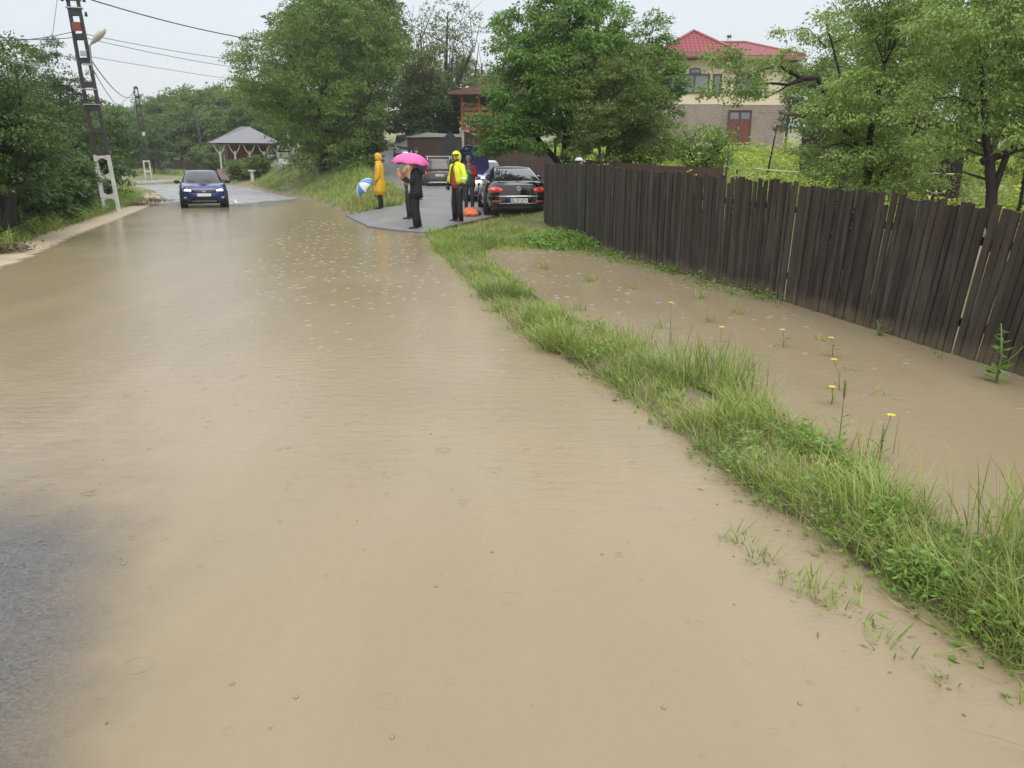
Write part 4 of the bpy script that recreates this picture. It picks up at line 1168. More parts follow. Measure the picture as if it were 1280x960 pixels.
def window(x0, x1, z0, z1, y, n, arch, parent=house):
    m = MB()
    w = (x1 - x0)
    for k in range(n + 1): m.box((x0 + w * k / n, y - .03, (z0 + z1) / 2), (.11, .1, z1 - z0 + .11))
    for z in (z0, z1): m.box(((x0 + x1) / 2, y - .035, z), (w + .1, .1, .1))
    f = m.build('window', M['frame_dark'], parent)
    m = MB(); m.box(((x0 + x1) / 2, y - .008, (z0 + z1) / 2), (w - .04, .03, z1 - z0 - .04)); m.build('pane', M['glass'], f)
    if arch:
        for c in arch:
            P = [(c + .40 * math.cos(a), z1 + .09 + .34 * math.sin(a) ** .6) for a in np.linspace(0, math.pi, 9)]
            m = MB(); m.prism([(c - .40, z1 + .06)] + P[::-1] + [(c + .40, z1 + .06)], y - .05, y + .01); m.build('arch_frame', M['frame_dark'], f)
            P = [(c + .31 * math.cos(a), z1 + .12 + .23 * math.sin(a) ** .6) for a in np.linspace(0, math.pi, 9)]
            m = MB(); m.prism(P[::-1], y - .06, y - .052); m.build('arch_pane', M['glass'], f)


window(-.0 + .15, 3.05, 3.95, 5.05, -.56, 3, (.62, 2.1))
window(5.05, 6.5, 3.85, 5.1, -.01, 2, None)
window(3.35, 3.85, 3.95, 5.05, -.56, 1, None)
m = MB(); m.box((5.42, -.045, 1.75), (1.5, .08, 2.2)); dr_ = m.build('door', simple('red_brown_door', (.15, .045, .032), .5, .3, 4), o)
m = MB()
for xx in (4.66, 5.42, 6.18): m.box((xx, -.10, 1.75), (.07, .05, 2.2))
m.box((5.42, -.10, 2.84), (1.6, .06, .08)); m.build('door_frame', M['frame_dark'], dr_)
m = MB()
for xx in (5.05, 5.79): m.box((xx, -.092, 2.5), (.56, .02, .42))
m.build('door_pane', M['glass'], dr_)
m = MB(); m.box((5.36, -.12, 1.7), (.06, .06, .22)); m.build('handle', M['steel'], dr_)

# shed behind the garden trees
sp = on(1145, 170, 23)
o = thing('garden_shed', 'dark garden shed with a shallow brown roof behind the fruit trees', 'shed', sp, R(12))
m = MB(); m.box((0, 1.5, 1.1), (3.6, 2.8, 2.3)); m.build('wall', simple('shed_planks', (.05, .03, .026), .8, .3, 5), o)
m = MB(); m.prism([(-2.3, 2.75), (2.3, 2.1), (2.3, 2.18), (-2.3, 2.83)], -.5, 3.3); m.build('roof', simple('shed_roof', (.17, .12, .10), .6, .3, 4), o)
m = MB(); m.box((.4, .08, 1.0), (.95, .06, 1.9)); dd = m.build('door', simple('shed_door', (.09, .035, .03), .6, .3, 5), o)
m = MB(); m.box((.78, .03, 1.05), (.04, .05, .14)); m.build('handle', M['steel'], dd)

# stakes of the vine rows and the pale rail
for px, y, h, ln, lb in ((905, 20.5, 1.75, .06, 'thin dark vine stake in front of the house base, leaning right'), (897, 26, 1.9, -.04, 'dark vine stake before the stone base beside the twiggy tree'), (958, 27, 2.2, .12, 'leaning dark vine stake right of the red door'), (921, 18.5, 1.4, .02, 'short vine stake in the bright undergrowth'), (1170, 12.5, 1.35, .03, 'vine stake holding up the pale rail between the fruit trees')):
    p = on(px, 200, y)
    o = thing('vine_stake', lb, 'stake', p, 0, 'stakes in the vine rows')
    m = MB(); m.tube([(0, 0, -.2), (ln * h * .5, 0, h * .5), (ln * h, 0, h)], [.032, .028, .024], 6); m.build('shaft', M['bark_dark'], o)
    m = MB()
    for z in (.55, .85): m.tube([(ln * h * z - .04, -.02, h * z), (ln * h * z + .04, -.02, h * z - .02)], .012, 5)
    m.build('wire_tie', M['steel'], o)
for pa, pb, lb in (((1098, 213, 13.2), (1192, 218, 12.2), 'pale horizontal rail between the fruit trees above the fence'), ((946, 211, 17.5), (1015, 216, 16.5), 'pale bent pipe in the undergrowth left of the crooked fruit tree')):
    m = MB(); a, b = at(*pa), at(*pb)
    m.tube([a + Vector((-.03, 0, -.55)), a, lerp(a, b, .5) + Vector((0, 0, -.015)), b], .016, 6)
    tag(m.build('trellis_rail', simple('pale_pipe', (.55, .5, .36), .6), None), lb, 'rail')

# ------------------------------------------------------------------ utility poles
def lattice(name, label, loc, H_, lean, w0, w1, white_h, rz, nwin, dk='dark_concrete', lamp=False):
    o = thing(name, label, 'utility pole', loc, rz, 'utility poles along the road')
    def ctr(z): return Vector((lean[0] * z, lean[1] * z, z))
    def body(z0, z1, n, mat, part):
        m = MB()
        for sd in (-1, 1):
            rg = []
            for j in range(9):
                z = lerp(z0, z1, j / 8); w = lerp(w0, w1, z / H_); t_ = lerp(.11, .075, z / H_)
                c = ctr(z) + Vector((sd * (w / 2 - t_ / 2), 0, 0))
                rg.append([c + Vector((a * t_ / 2, b * .10, 0)) for a, b in ((-1, -1), (1, -1), (1, 1), (-1, 1))])
            m.loft(rg, smooth=False)
        for j in range(n + 1):
            foot = part == 'painted_foot'
            z = lerp(z0 + .05, z1 - .05, j / n); w = lerp(w0, w1, z / H_)
            M3 = Matrix.Rotation(math.atan(lean[0]), 3, 'Y')
            m.box(ctr(z), (w - .12, .17, .14 if foot else .20), M3)
            for sd in ((-1, 1) if foot else ()):     # rounded window corners
                m.box(ctr(z) + Vector((sd * (w / 2 - .14), 0, 0)), (.07, .165, .24), M3)
        return m.build(part, M[mat], o, bevel=.012)
    body(-.2, white_h, nwin[0], 'whitewash', 'painted_foot')
    body(white_h + .015, H_, nwin[1], dk, 'shaft')
    return o, ctr


P1, c1 = lattice('utility_pole', 'leaning lattice concrete pole with street lamp and white foot', (-14.6, 28.7, .0), 9.0, (-.045, 0), .58, .34, 2.0, R(14), (3, 9))
P2, c2 = lattice('utility_pole', 'second smaller lattice pole with white foot farther along the road', (*at(186, 223, 70)[:2], gz(at(186, 223, 70).x, 70) - .1), 7.7, (-.02, 0), .62, .34, 1.7, R(20), (2, 8))
p3 = on(256, 213, 90)
P3 = thing('utility_pole', 'thin dark wooden pole behind the far dark fence', 'utility pole', p3, 0, 'utility poles along the road')
m = MB(); m.tube([(0, 0, -.5), (-.15, 0, 3), (-.3, 0, 6.6)], [.17, .15, .11], 8); m.build('shaft', M['dark_concrete'], P3)
m = MB(); m.tube([(.0, 0, -.5), (-.04, 0, .9)], [.21, .2], 8); m.build('painted_foot', M['whitewash'], P3)
# street lamp, box, brackets of the first pole
m = MB()
z = 5.25
b = c1(z)
m.tube([b + Vector((.2, -.1, -.55)), b + Vector((.26, -.12, -.1)), b + Vector((.28, -.14, .35)), b + Vector((.42, -.16, .52))], .03, 6)
arm = m.build('lamp_arm', M['steel'], P1)
m = MB()
d_ = Vector((.72, -.2, .66)).normalized()
s0 = b + Vector((.36, -.16, .42))
rg = []
for j, rr in enumerate((.04, .10, .145, .15, .13, .05)):
    cc = s0 + d_ * (j * .145)
    sd = d_.cross(Vector((0, 1, 0))).normalized(); up = d_.cross(sd)
    rg.append([cc + sd * rr * math.cos(a) * .8 + up * rr * math.sin(a) * 1.1 for a in np.linspace(0, 2 * math.pi, 11)[:-1]])
m.loft(rg)
head = m.build('lamp_head', simple('lamp_housing', (.52, .5, .44), .4), arm)
m = MB(); m.box(c1(6.2) + Vector((.0, -.13, 0)), (.26, .05, .28)); m.build('warning_plate', simple('faded_red_plate', (.22, .04, .03), .6), P1)
m = MB(); m.box(c1(5.35) + Vector((.06, -.13, 0)), (.2, .12, .16)); m.box(c1(5.0) + Vector((.1, -.13, 0)), (.3, .1, .05)); m.build('junction_box', M['steel'], P1)
for z in (7.05, 6.8, 4.2, 3.7):
    m = MB(); m.box(c1(z), (.50, .26, .035)); m.build('clamp_band', M['steel'], P1)
m = MB()
for sx, z in ((-.32, 7.05), (.36, 7.05), (.34, 6.6)): m.tube([c1(z) + Vector((sx, -.05, -.06)), c1(z) + Vector((sx, -.05, .08))], [.05, .035], 8)
m.build('insulator', M['black'], P1)
m = MB(); m.box(c2(3.9) + Vector((.12, -.14, 0)), (.22, .12, .3)); m.build('meter_box', M['whitewash'], P2)


def world(o, v):
    return Matrix.Translation(o.location) @ Matrix.Rotation(o.rotation_euler.z, 4, 'Z') @ Vector(v)


def cable(a, b, sag, r, label):
    m = MB(); P = []
    a, b = Vector(a), Vector(b)
    for k in range(25):
        t = k / 24
        P.append(lerp(a, b, t) - Vector((0, 0, 4 * sag * t * (1 - t))))
    m.tube(P, r, 5)
    o = m.build('overhead_cable', M['black'], None)
    return tag(o, label, 'cable', 'overhead cables')


q1 = world(P1, c1(7.05) + Vector((-.32, -.05, .1))); q2 = world(P1, c1(7.05) + Vector((.36, -.05, .08)))
cable(at(-160, -55, 24), q1, .25, .022, 'thick cable arriving from the top frame edge at the leaning pole')
cable(q2, (-9.0, 48, 8.33), .5, .022, 'thick cable from the leaning pole to the walnut tree, lowest end in its crown')
e1 = world(P1, c1(6.0) + Vector((.1, -.05, 0)))
cable(at(-120, 20, 24), world(P1, c1(5.9)), .3, .012, 'thin cable rising left of the leaning pole, upper of two')
cable(at(-120, 35, 26), world(P1, c1(6.1)), .35, .012, 'thin cable left of the leaning pole, lower of two')
cable(e1, (-9.96, 48, 7.25), .3, .011, 'thin cable from the lamp arm into the walnut tree, upper one')
cable(world(P1, c1(5.9)), (-10.1, 49, 6.9), .35, .011, 'thin cable from the lamp arm into the walnut tree, lower one')
cable(world(P1, c1(5.3)), (-6, 60, 6.5), .3, .009, 'faint thin cable passing low behind the leaning pole')
cable(world(P1, c1(5.25) + Vector((.2, -.1, 0))), world(P2, c2(7.4)), .9, .02, 'sagging cable between the leaning pole and the second pole')
cable(world(P1, c1(5.0) + Vector((.2, -.1, 0))), world(P2, c2(7.2)), 1.5, .014, 'lower deeply sagging cable between the first two poles')
cable(world(P2, c2(7.5)), at(60, 190, 52), .4, .014, 'cable slanting down left from the second pole into the bushes')
cable(world(P1, c1(8.6)), at(40, 330, 20) + Vector((0, 0, 1.2)), .2, .008, 'stay wire hanging beside the leaning pole')

# ------------------------------------------------------------------ far fence, cabinet, pillar, shingled house, well
ff = thing('board_fence', 'low dark board fence across the far side of the road bend', 'fence', (-35, 86, 0))
q = random.Random(4)
FA, FB = at(110, 210, 88), at(420, 200, 84)
for i in range(9):
    m = MB()
    for j in range(22):
        c = lerp(FA, FB, (i + (j + .5) / 22) / 9)
        m.tint = q.gauss(1, .3)
        z = gz(c.x, c.y)
        m.box((c.x + 35, c.y - 86, z + .5), ((FB - FA).length / 9 / 22 * .93, .03, 1.12 + q.uniform(-.03, .03)))
    m.build('board_panel', M['fence'], ff)
    c = lerp(FA, FB, i / 9)
    m = MB(); m.box((c.x + 35, c.y - 85.9, gz(c.x, c.y) + .6), (.14, .14, 1.35)); m.build('post', M['rail'], ff)
p = on(208, 219, 80)
o = thing('utility_cabinet', 'pale grey green utility cabinet before the far dark fence', 'cabinet', p)
m = MB(); m.box((0, 0, .62), (.75, .4, 1.05)); m.build('body', simple('cabinet_paint', (.42, .47, .46), .5), o, bevel=.02)
m = MB(); m.box((0, -.21, .62), (.64, .03, .92)); dd = m.build('door', simple('cabinet_door', (.46, .51, .50), .5), o)
m = MB(); m.box((.24, -.24, .62), (.03, .04, .14)); m.build('handle', M['black'], dd)
m = MB(); m.box((0, 0, .04), (.8, .45, .2)); m.build('plinth', M['concrete'], o)
m = MB(); m.box((0, 0, 1.17), (.83, .48, .05)); m.build('lid', M['steel'], o)
p = on(315, 214, 62)
o = thing('roadside_pillar', 'small white pillar with flat cap on the grass before the shingled house', 'pillar', p)
m = MB(); m.box((0, 0, .38), (.24, .24, .95), taper=.85); m.build('shaft', M['whitewash'], o)
m = MB(); m.box((0, 0, .9), (.46, .42, .13)); m.build('cap', M['whitewash'], o)

hb = at(303, 205, 70)
hb = Vector((hb.x, 70, gz(hb.x, 70)))
o = thing('shingled_house', 'small house with grey shingled hip roof and white arched porch', 'house', hb, R(20))
def shingle():
    t = NT('grey_shingles'); tc = t.pos(obj=True)
    sx = t.n.new('ShaderNodeSeparateXYZ'); t.l.new(tc, sx.inputs[0])
    row = t.math('FRACT', t.math('MULTIPLY', sx.outputs[2], 9)); n = t.noise(t.pos((6, 6, 1.5), obj=True), 1.4, 5)
    c = t.mix(n, (.15, .15, .165), (.27, .27, .29)); c = t.mix(t.ramp(row, 0, .25, .6, 0), c, (.14, .14, .15))
    t.set(Base_Color=c, Roughness=.7); t.bump(row, .4, .03); return t.mat
zb = 3.62 - hb.z; zp = 5.1 - hb.z
m = MB(); m.box((.4, 2.4, zb / 2 - .2), (3.6, 3.4, zb + .3)); m.build('wall', simple('grey_plaster', (.30, .29, .28), .8, .15, 2), o)
m = MB(); m.add([(-2.6, -1.3, zb), (3.4, -1.3, zb), (3.4, 5, zb), (-2.6, 5, zb), (.2, 1.4, zp), (.9, 1.8, zp)], [(0, 1, 5, 4), (1, 2, 5), (2, 3, 4, 5), (3, 0, 4), (3, 2, 1, 0)])
m.build('roof', shingle(), o)
m = MB(); m.box((.4, -.0, .35), (5.0, 2.2, .9)); m.build('porch_base', simple('porch_plinth', (.33, .24, .2), .8), o)
m = MB(); m.box((.5, .66, zb / 2 + .3), (3.2, .05, zb - .9)); m.build('porch_wall', simple('porch_wall_red', (.20, .08, .05), .8, .2, 2), o)
for k in range(5):
    xx = -1.75 + k * 1.2
    m = MB(); m.box((xx, -.85, zb * .5 - .1), (.13, .13, zb * .62))
    for sd in (-1, 1):
        m.tube([(xx, -.85, zb * .66), (xx + sd * .28, -.85, zb * .80), (xx + sd * .52, -.85, zb - .04)], .055, 6)
    m.build('porch_post', M['whitewash'], o)
m = MB(); m.box((.6, -.85, zb - .03), (5.2, .14, .12)); m.build('beam', M['frame_dark'], o)
m = MB(); m.box((-1.42, .15, zb * .52), (.06, .8, 1.15)); w_ = m.build('window', M['whitewash'], o)
m = MB(); m.box((-1.46, .15, zb * .52), (.04, .55, .9)); m.build('pane', M['glass'], w_)
p = on(357, 210, 60)
o = thing('roofed_well', 'little roofed well with white posts beside the walnut tree', 'well', p, R(10))
m = MB(); m.tube([(0, 0, -.2), (0, 0, .55)], [.55, .5], 12); m.build('well_ring', M['whitewash'], o)
m = MB()
for xx in (-.5, .5): m.box((xx, 0, .75), (.1, .1, 1.5))
m.build('post', M['whitewash'], o)
m = MB(); m.prism([(-.95, 1.35), (0, 1.95), (.95, 1.35), (.95, 1.43), (0, 2.05), (-.95, 1.43)], -.7, .7); m.build('roof', simple('dark_roof_boards', (.05, .045, .045), .7), o)
m = MB(); m.tube([(-.5, 0, 1.1), (.5, 0, 1.1)], .06, 8); m.build('windlass', M['bark'], o)
p = on(363, 205, 61)
o = thing('roadside_cross', 'white roadside cross standing behind the roofed well', 'cross', p)
m = MB(); m.box((0, 0, 1.3), (.14, .12, 2.8)); m.box((0, -.005, 2.2), (.62, .115, .14)); m.build('cross_body', M['whitewash'], o)
m = MB(); m.prism([(-.42, 2.66), (0, 2.95), (.42, 2.66), (.42, 2.72), (0, 3.02), (-.42, 2.72)], -.18, .18); m.build('roof', M['whitewash'], o)
# old dark board fence in the hedge by the leaning pole
o = thing('hedge_fence', 'dark old board fence hidden in the hedge behind the leaning pole', 'fence', (-15, 27, 0))
q = random.Random(8)
for a, b in (((-13.4, 24.4), (-15.6, 30.4)), ((-15.6, 30.4), (-18.8, 38.5))):
    m = MB(); a, b = Vector((*a, 0)), Vector((*b, 0)); d = (b - a); k = int(d.length / .16)
    rot = Matrix.Rotation(math.atan2(d.y, d.x), 3, 'Z')
    for j in range(k):
        c = lerp(a, b, (j + .5) / k); m.tint = q.gauss(1, .3)
        m.box((c.x + 15 - .5, c.y - 27, gz(c.x, c.y) + .5), (.12, .025, 1.1 + q.uniform(-.15, .1)), rot)
    m.build('board_panel', M['fence'], o)
# ------------------------------------------------------------------ cars
def paint(name, col, metal=.0, rough=.22):
    m = simple(name, col, rough, .12, 3, metal, coat=.8)
    return m


def emit(name, col, strength, base=(.6, .6, .6)):
    t = NT(name); t.set(Base_Color=base, Roughness=.1)
    t.b.inputs['Emission Color'].default_value = (*col, 1); t.b.inputs['Emission Strength'].default_value = strength
    return t.mat


M['tyre'] = simple('tyre_rubber', (.016, .016, .017), .75, .3, 20)
M['alloy'] = simple('wheel_alloy', (.45, .46, .47), .3, .1, 10, .85)
M['car_glass'] = simple('car_glass', (.022, .027, .028), .05, .3, 2, spec=.5, coat=.15)
M['chrome'] = simple('bright_trim', (.62, .63, .64), .22, .1, 10, .7)
M['red_lamp'] = simple('red_lamp_glass', (.55, .04, .03), .1, .25, 14, coat=.6)
M['clear_lamp'] = simple('clear_lamp_glass', (.55, .57, .6), .08, .2, 14, coat=.6)
M['plate'] = simple('number_plate_white', (.72, .72, .72), .4, .06, 10)
M['ink'] = simple('plate_ink', (.02, .02, .022), .5)
M['undertray'] = simple('underbody_black', (.012, .012, .013), .7)
M['blue_strip'] = simple('plate_blue', (.02, .06, .35), .4)


def text_part(name, s, size, loc, rot, mat, parent, depth=.002):
    cu = bpy.data.curves.new(name, 'FONT'); cu.body = s; cu.size = size; cu.align_x = 'CENTER'; cu.align_y = 'CENTER'; cu.extrude = depth
    tmp = bpy.data.objects.new('tmp', cu); COL.objects.link(tmp)
    dg = bpy.context.evaluated_depsgraph_get()
    me = bpy.data.meshes.new_from_object(tmp.evaluated_get(dg))
    bpy.data.objects.remove(tmp)
    me.materials.clear(); me.materials.append(mat)
    o = bpy.data.objects.new(name, me); COL.objects.link(o); o.parent = parent; o.location = loc; o.rotation_euler = rot
    return o


class Car:
    def __init__(s, name, label, cat, loc, heading, L, W, Hh, zb, ztop, prof, cab, body, r=.32, wb=None, nexp=5.0, group=None, tilt=0):
        """ztop: [(y,z)] hood/belt line; prof: [(t, rear inset, front inset, width factor)]; cab: (yb_r, yb_f, yt_r, yt_f, wb, wt)."""
        s.o = thing(name, label, cat, loc, heading, group)
        s.o.rotation_euler.x = tilt
        s.L, s.W, s.H, s.zb, s.n = L, W / 2, Hh, zb, nexp
        s.ztop, s.prof, s.cab, s.r = ztop, prof, cab, r
        N = 72
        A = [2 * math.pi * k / N for k in range(N)]
        rings = []
        for t in (0, .06, .15, .27, .38, .5, .62, .74, .85, .94, 1.0):
            rings.append([s._pt(a, t, 1) for a in A])
        for f, c in ((.96, .012), (.85, .03), (.5, .045), (.0, .05)):
            rings.append([(p[0] * f, p[1] * (.985 if f > .4 else .97), p[2] + c) for p in rings[10]])
        m = MB(); m.loft(rings)
        s.body = m.build('body', body, s.o)
        # cabin
        yb_r, yb_f, yt_r, yt_f, wb_, wt = cab
        rings = []
        for t in (-.1, .1, .3, .5, .7, .86, .95, 1.0):
            rings.append([s._cab(a, t) for a in A])
        for f, c in ((.96, .018), (.8, .035), (.4, .05), (0, .052)):
            rings.append([(p[0] * f, lerp((yt_r + yt_f) / 2, p[1], max(f, .02)), p[2] + c) for p in rings[7]])
        m = MB(); m.loft(rings)
        s.cabin = m.build('cabin', body, s.o)
        # wheels
        wy = wb or (-L * .29, L * .31)
        for yy in wy:
            for sx in (-1, 1):
                xo = s.W - .005
                w = MB(); rg = []
                for dx, rr in ((-.21, .72), (-.2, .94), (-.17, 1.0), (-.05, 1.0), (-.015, .95), (0, .84), (-.01, .70), (-.06, .66)):
                    rg.append([(sx * (xo + dx), yy + r * rr * math.cos(a), r + r * rr * math.sin(a)) for a in A[::3]])
                w.loft(rg, cap=False)
                wh = w.build('wheel', M['tyre'], s.o)
                m = MB()
                m.tube([(sx * (xo - .1), yy, r), (sx * (xo - .075), yy, r)], r * .68, 20)
                for k in range(5):
                    a = k * 2 * math.pi / 5 + .3
                    e = Vector((0, math.cos(a), math.sin(a)))
                    m.tube([Vector((sx * (xo - .045), yy, r)) + e * .03, Vector((sx * (xo - .03), yy, r)) + e * r * .67], [.045, .03], 5)
                m.build('rim', M['alloy'], wh)
                m = MB(); m.tube([(sx * (xo - .26), yy, r + .02), (sx * (xo + .004), yy, r + .02)], r * 1.14, 26)
                m.build('wheel_arch', M['undertray'], s.o)
        m = MB(); m.box((0, 0, zb - .005), (W * .8, L * .86, .1)); m.build('underbody', M['undertray'], s.o)

    def _prof(s, t):
        P = s.prof
        return [np.interp(t, [p[0] for p in P], [p[k] for p in P]) for k in (1, 2, 3)]

    def _pt(s, a, t, sc):
        ri, fi, wf = s._prof(t)
        hy0, hy1 = -s.L / 2 + ri, s.L / 2 - fi
        e = 2 / s.n
        c, sn = math.cos(a), math.sin(a)
        x = s.W * wf * math.copysign(abs(c) ** e, c)
        y = (hy0 + hy1) / 2 + (hy1 - hy0) / 2 * math.copysign(abs(sn) ** e, sn)
        zt = np.interp(y, [p[0] for p in s.ztop], [p[1] for p in s.ztop])
        return (x, y, s.zb + t * (zt - s.zb))

    def ysurf(s, x, z, end):
        zt = np.interp(end * (s.L / 2 - .1), [p[0] for p in s.ztop], [p[1] for p in s.ztop])
        t = min(1, max(0, (z - s.zb) / (zt - s.zb)))
        ri, fi, wf = s._prof(t)
        hy0, hy1 = -s.L / 2 + ri, s.L / 2 - fi
        q = max(0., 1 - min(1, abs(x) / (s.W * wf)) ** s.n) ** (1 / s.n)
        return (hy0 + hy1) / 2 + end * (hy1 - hy0) / 2 * q

    def _cabdim(s, t):
        yb_r, yb_f, yt_r, yt_f, wb, wt = s.cab
        k = t ** 1.25 if t > 0 else t
        return lerp(yb_r, yt_r, k), lerp(yb_f, yt_f, k), lerp(wb, wt, k)

    def _zb(s, y):
        return np.interp(y, [p[0] for p in s.ztop], [p[1] for p in s.ztop])

    def _cab(s, a, t):
        y0, y1, w = s._cabdim(t)
        c, sn = math.cos(a), math.sin(a); e = 2 / 5.5
        y = (y0 + y1) / 2 + (y1 - y0) / 2 * math.copysign(abs(sn) ** e, sn)
        yb = s._cabdim(0)
        zb = s.zbelt
        return (w * math.copysign(abs(c) ** e, c), y, zb + t * (s.H - .05 - zb))

    @property
    def zbelt(s):
        return max(p[1] for p in s.ztop)

    def csurf(s, x, t, end):
        y0, y1, w = s._cabdim(t)
        q = max(0., 1 - min(1, abs(x) / w) ** 5.5) ** (1 / 5.5)
        return (y0 + y1) / 2 + end * (y1 - y0) / 2 * q

    def screen(s, end, t0=.06, t1=.9, wi0=.9, wi1=.86, name='rear_window', mat='car_glass'):
        rows = []
        for j in range(6):
            t = lerp(t0, t1, j / 5); w = s._cabdim(t)[2] * lerp(wi0, wi1, j / 5)
            row = []
            for k in range(13):
                x = w * (k / 6 - 1)
                row.append((x, s.csurf(x, t, end) + end * .014, s.zbelt + t * (s.H - .05 - s.zbelt) + .004))
            rows.append(row)
        m = MB(); m.loft(rows, cap=False, closed=False)
        return m.build(name, M[mat], s.o)

    def sides(s, splits):
        for sx in (-1, 1):
            for (a0, a1, b0, b1) in splits:      # bottom y range, top y range
                rows = []
                for j in range(5):
                    t = lerp(.08, .86, j / 4); y0, y1, w = s._cabdim(t)
                    row = []
                    for k in range(7):
                        y = lerp(lerp(a0, b0, j / 4), lerp(a1, b1, j / 4), k / 6)
                        q = max(0., 1 - min(1, abs(y - (y0 + y1) / 2) / ((y1 - y0) / 2)) ** 5.5) ** (1 / 5.5)
                        row.append((sx * (w * q + .012), y, s.zbelt + t * (s.H - .05 - s.zbelt)))
                    rows.append(row)
                m = MB(); m.loft(rows, cap=False, closed=False); m.build('side_window', M['car_glass'], s.o)

    def panel(s, poly, end, mat, name, eps=.012, bulge=.01, parent=None, mirror=False, label=None):
        """Thin moulded panel whose outline (x, z) is wrapped onto the front (+1) or rear (-1) face."""
        out = []
        for sg in ((1, -1) if mirror else (1,)):
            m = MB()
            P = [(sg * x, z) for x, z in poly]
            D = []
            for (x0, z0), (x1, z1) in zip(P, P[1:] + P[:1]):
                n = max(1, int(math.hypot(x1 - x0, z1 - z0) / .07))
                D += [(lerp(x0, x1, k / n), lerp(z0, z1, k / n)) for k in range(n)]
            cx, cz = sum(p[0] for p in D) / len(D), sum(p[1] for p in D) / len(D)
            rings = []
            for f, e in ((1.0, -.03), (1.0, eps), (.66, eps + bulge * .7), (.33, eps + bulge), (.02, eps + bulge)):
                rings.append([(cx + (x - cx) * f, s.ysurf(cx + (x - cx) * f, cz + (z - cz) * f, end) + end * e, cz + (z - cz) * f) for x, z in D])
            m.loft(rings)
            out.append(m.build(name, mat if not isinstance(mat, str) else M[mat], parent or s.o))
        return out if mirror else out[0]

    def mirror_pair(s, y, z, mat):
        for sx in (-1, 1):
            m = MB()
            x = s.W * .93
            m.tube([(sx * (x - .08), y, z - .05), (sx * (x + .04), y + .0, z - .02)], .03, 6)
            m.ball((sx * (x + .13), y, z + .02), (.115, .07, .075), 12, 8)
            m.build('wing_mirror', mat, s.o)

    def handles(s, ys, z, mat):
        for sx in (-1, 1):
            for y in ys:
                m = MB(); m.box((sx * (s.W + .004), y, z), (.03, .17, .03)); m.build('door_handle', mat, s.o)

    def plate(s, end, z, txt, w=.52, h=.115):
        y = s.ysurf(0, z, end) + end * .022
        m = MB(); m.box((0, y, z), (w, .012, h)); p = m.build('number_plate', M['plate'], s.o)
        if txt:
            m = MB(); m.box((-end * -(w / 2 - .022) * -1 if end > 0 else -(w / 2 - .022), y + end * .007, z), (.04, .006, h * .96)); m.build('blue_band', M['blue_strip'], p)
            text_part('lettering', txt, h * .95, (.02 * (1 if end < 0 else -1), y + end * .009, z), (R(90), 0, R(180) if end > 0 else 0), M['ink'], p)
        return p


def heading_to(dx, dy):
    return math.atan2(-dx, dy)


# blue hatchback driving towards the camera
blue = paint('dark_blue_paint', (.012, .028, .14), .2)
loc = Vector((-13.15, 33.7, gz(-13.15, 33.7) + .0))
c = Car('blue_hatchback', 'dark blue hatchback with lit headlights driving toward the camera', 'car', loc, heading_to(13.6, -33.7), 4.05, 1.85, 1.48, .22,
        [(-2.05, .95), (-.9, .96), (.75, .96), (1.2, .93), (1.75, .86), (2.05, .77)], [(0, .12, .16, .9), (.12, .03, .05, .97), (.45, .0, .0, 1.0), (.7, .05, .02, 1.0), (.9, .12, .07, .955), (1, .18, .14, .90)],
        (-1.85, 1.0, -1.45, .15, .80, .60), blue, .31, wb=(-1.25, 1.3))
c.screen(1, .04, .92, .93, .9, 'windscreen'); c.screen(-1)
c.sides([(-.35, .62, -.4, .1), (-1.3, -.45, -1.15, -.5)])
L1 = emit('headlight_glow', (.85, .92, 1.0), 1.6)
c.panel([(.47, .66), (.80, .67), (.83, .76), (.74, .775), (.47, .715)], 1, L1, 'headlight', mirror=True)
c.panel([(.62, .60), (.82, .62), (.80, .655), (.50, .645)], 1, 'black', 'headlight_bezel', mirror=True)
g_ = c.panel([(-.48, .61), (.48, .61), (.48, .72), (-.48, .72)], 1, 'black', 'grille', bulge=.004)
m = MB(); y = c.ysurf(0, .67, 1) + .03
m.prism([(-.06, .70), (-.06, .66), (-.035, .62), (.035, .62), (.06, .66), (.06, .70), (.03, .70), (.025, .66), (-.025, .66), (-.03, .70)], y - .01, y + .008)
m.build('emblem', M['chrome'], g_)
c.panel([(-.52, .30), (.52, .30), (.48, .45), (-.48, .45)], 1, 'undertray', 'air_intake', bulge=.002)
c.panel([(.66, .385), (.76, .385), (.76, .435), (.66, .435)], 1, 'clear_lamp', 'fog_light', mirror=True)
c.panel([(-.42, .235), (.42, .235), (.46, .285), (-.46, .285)], 1, 'chrome', 'skid_plate', bulge=.004)
c.plate(1, .52, '')
c.mirror_pair(.75, 1.0, M['black'])
c.handles((.05, -.8), .84, blue)
m = MB()
for x in (-.35, .25): m.tube([(x, 1.02, .985), (x + .3, .86, 1.07)], .012, 5)
m.build('wiper', M['black'], c.o)
m = MB(); m.tube([(0, -1.2, 1.46), (0, -1.38, 1.6)], [.01, .004], 5); m.build('aerial', M['black'], c.o)

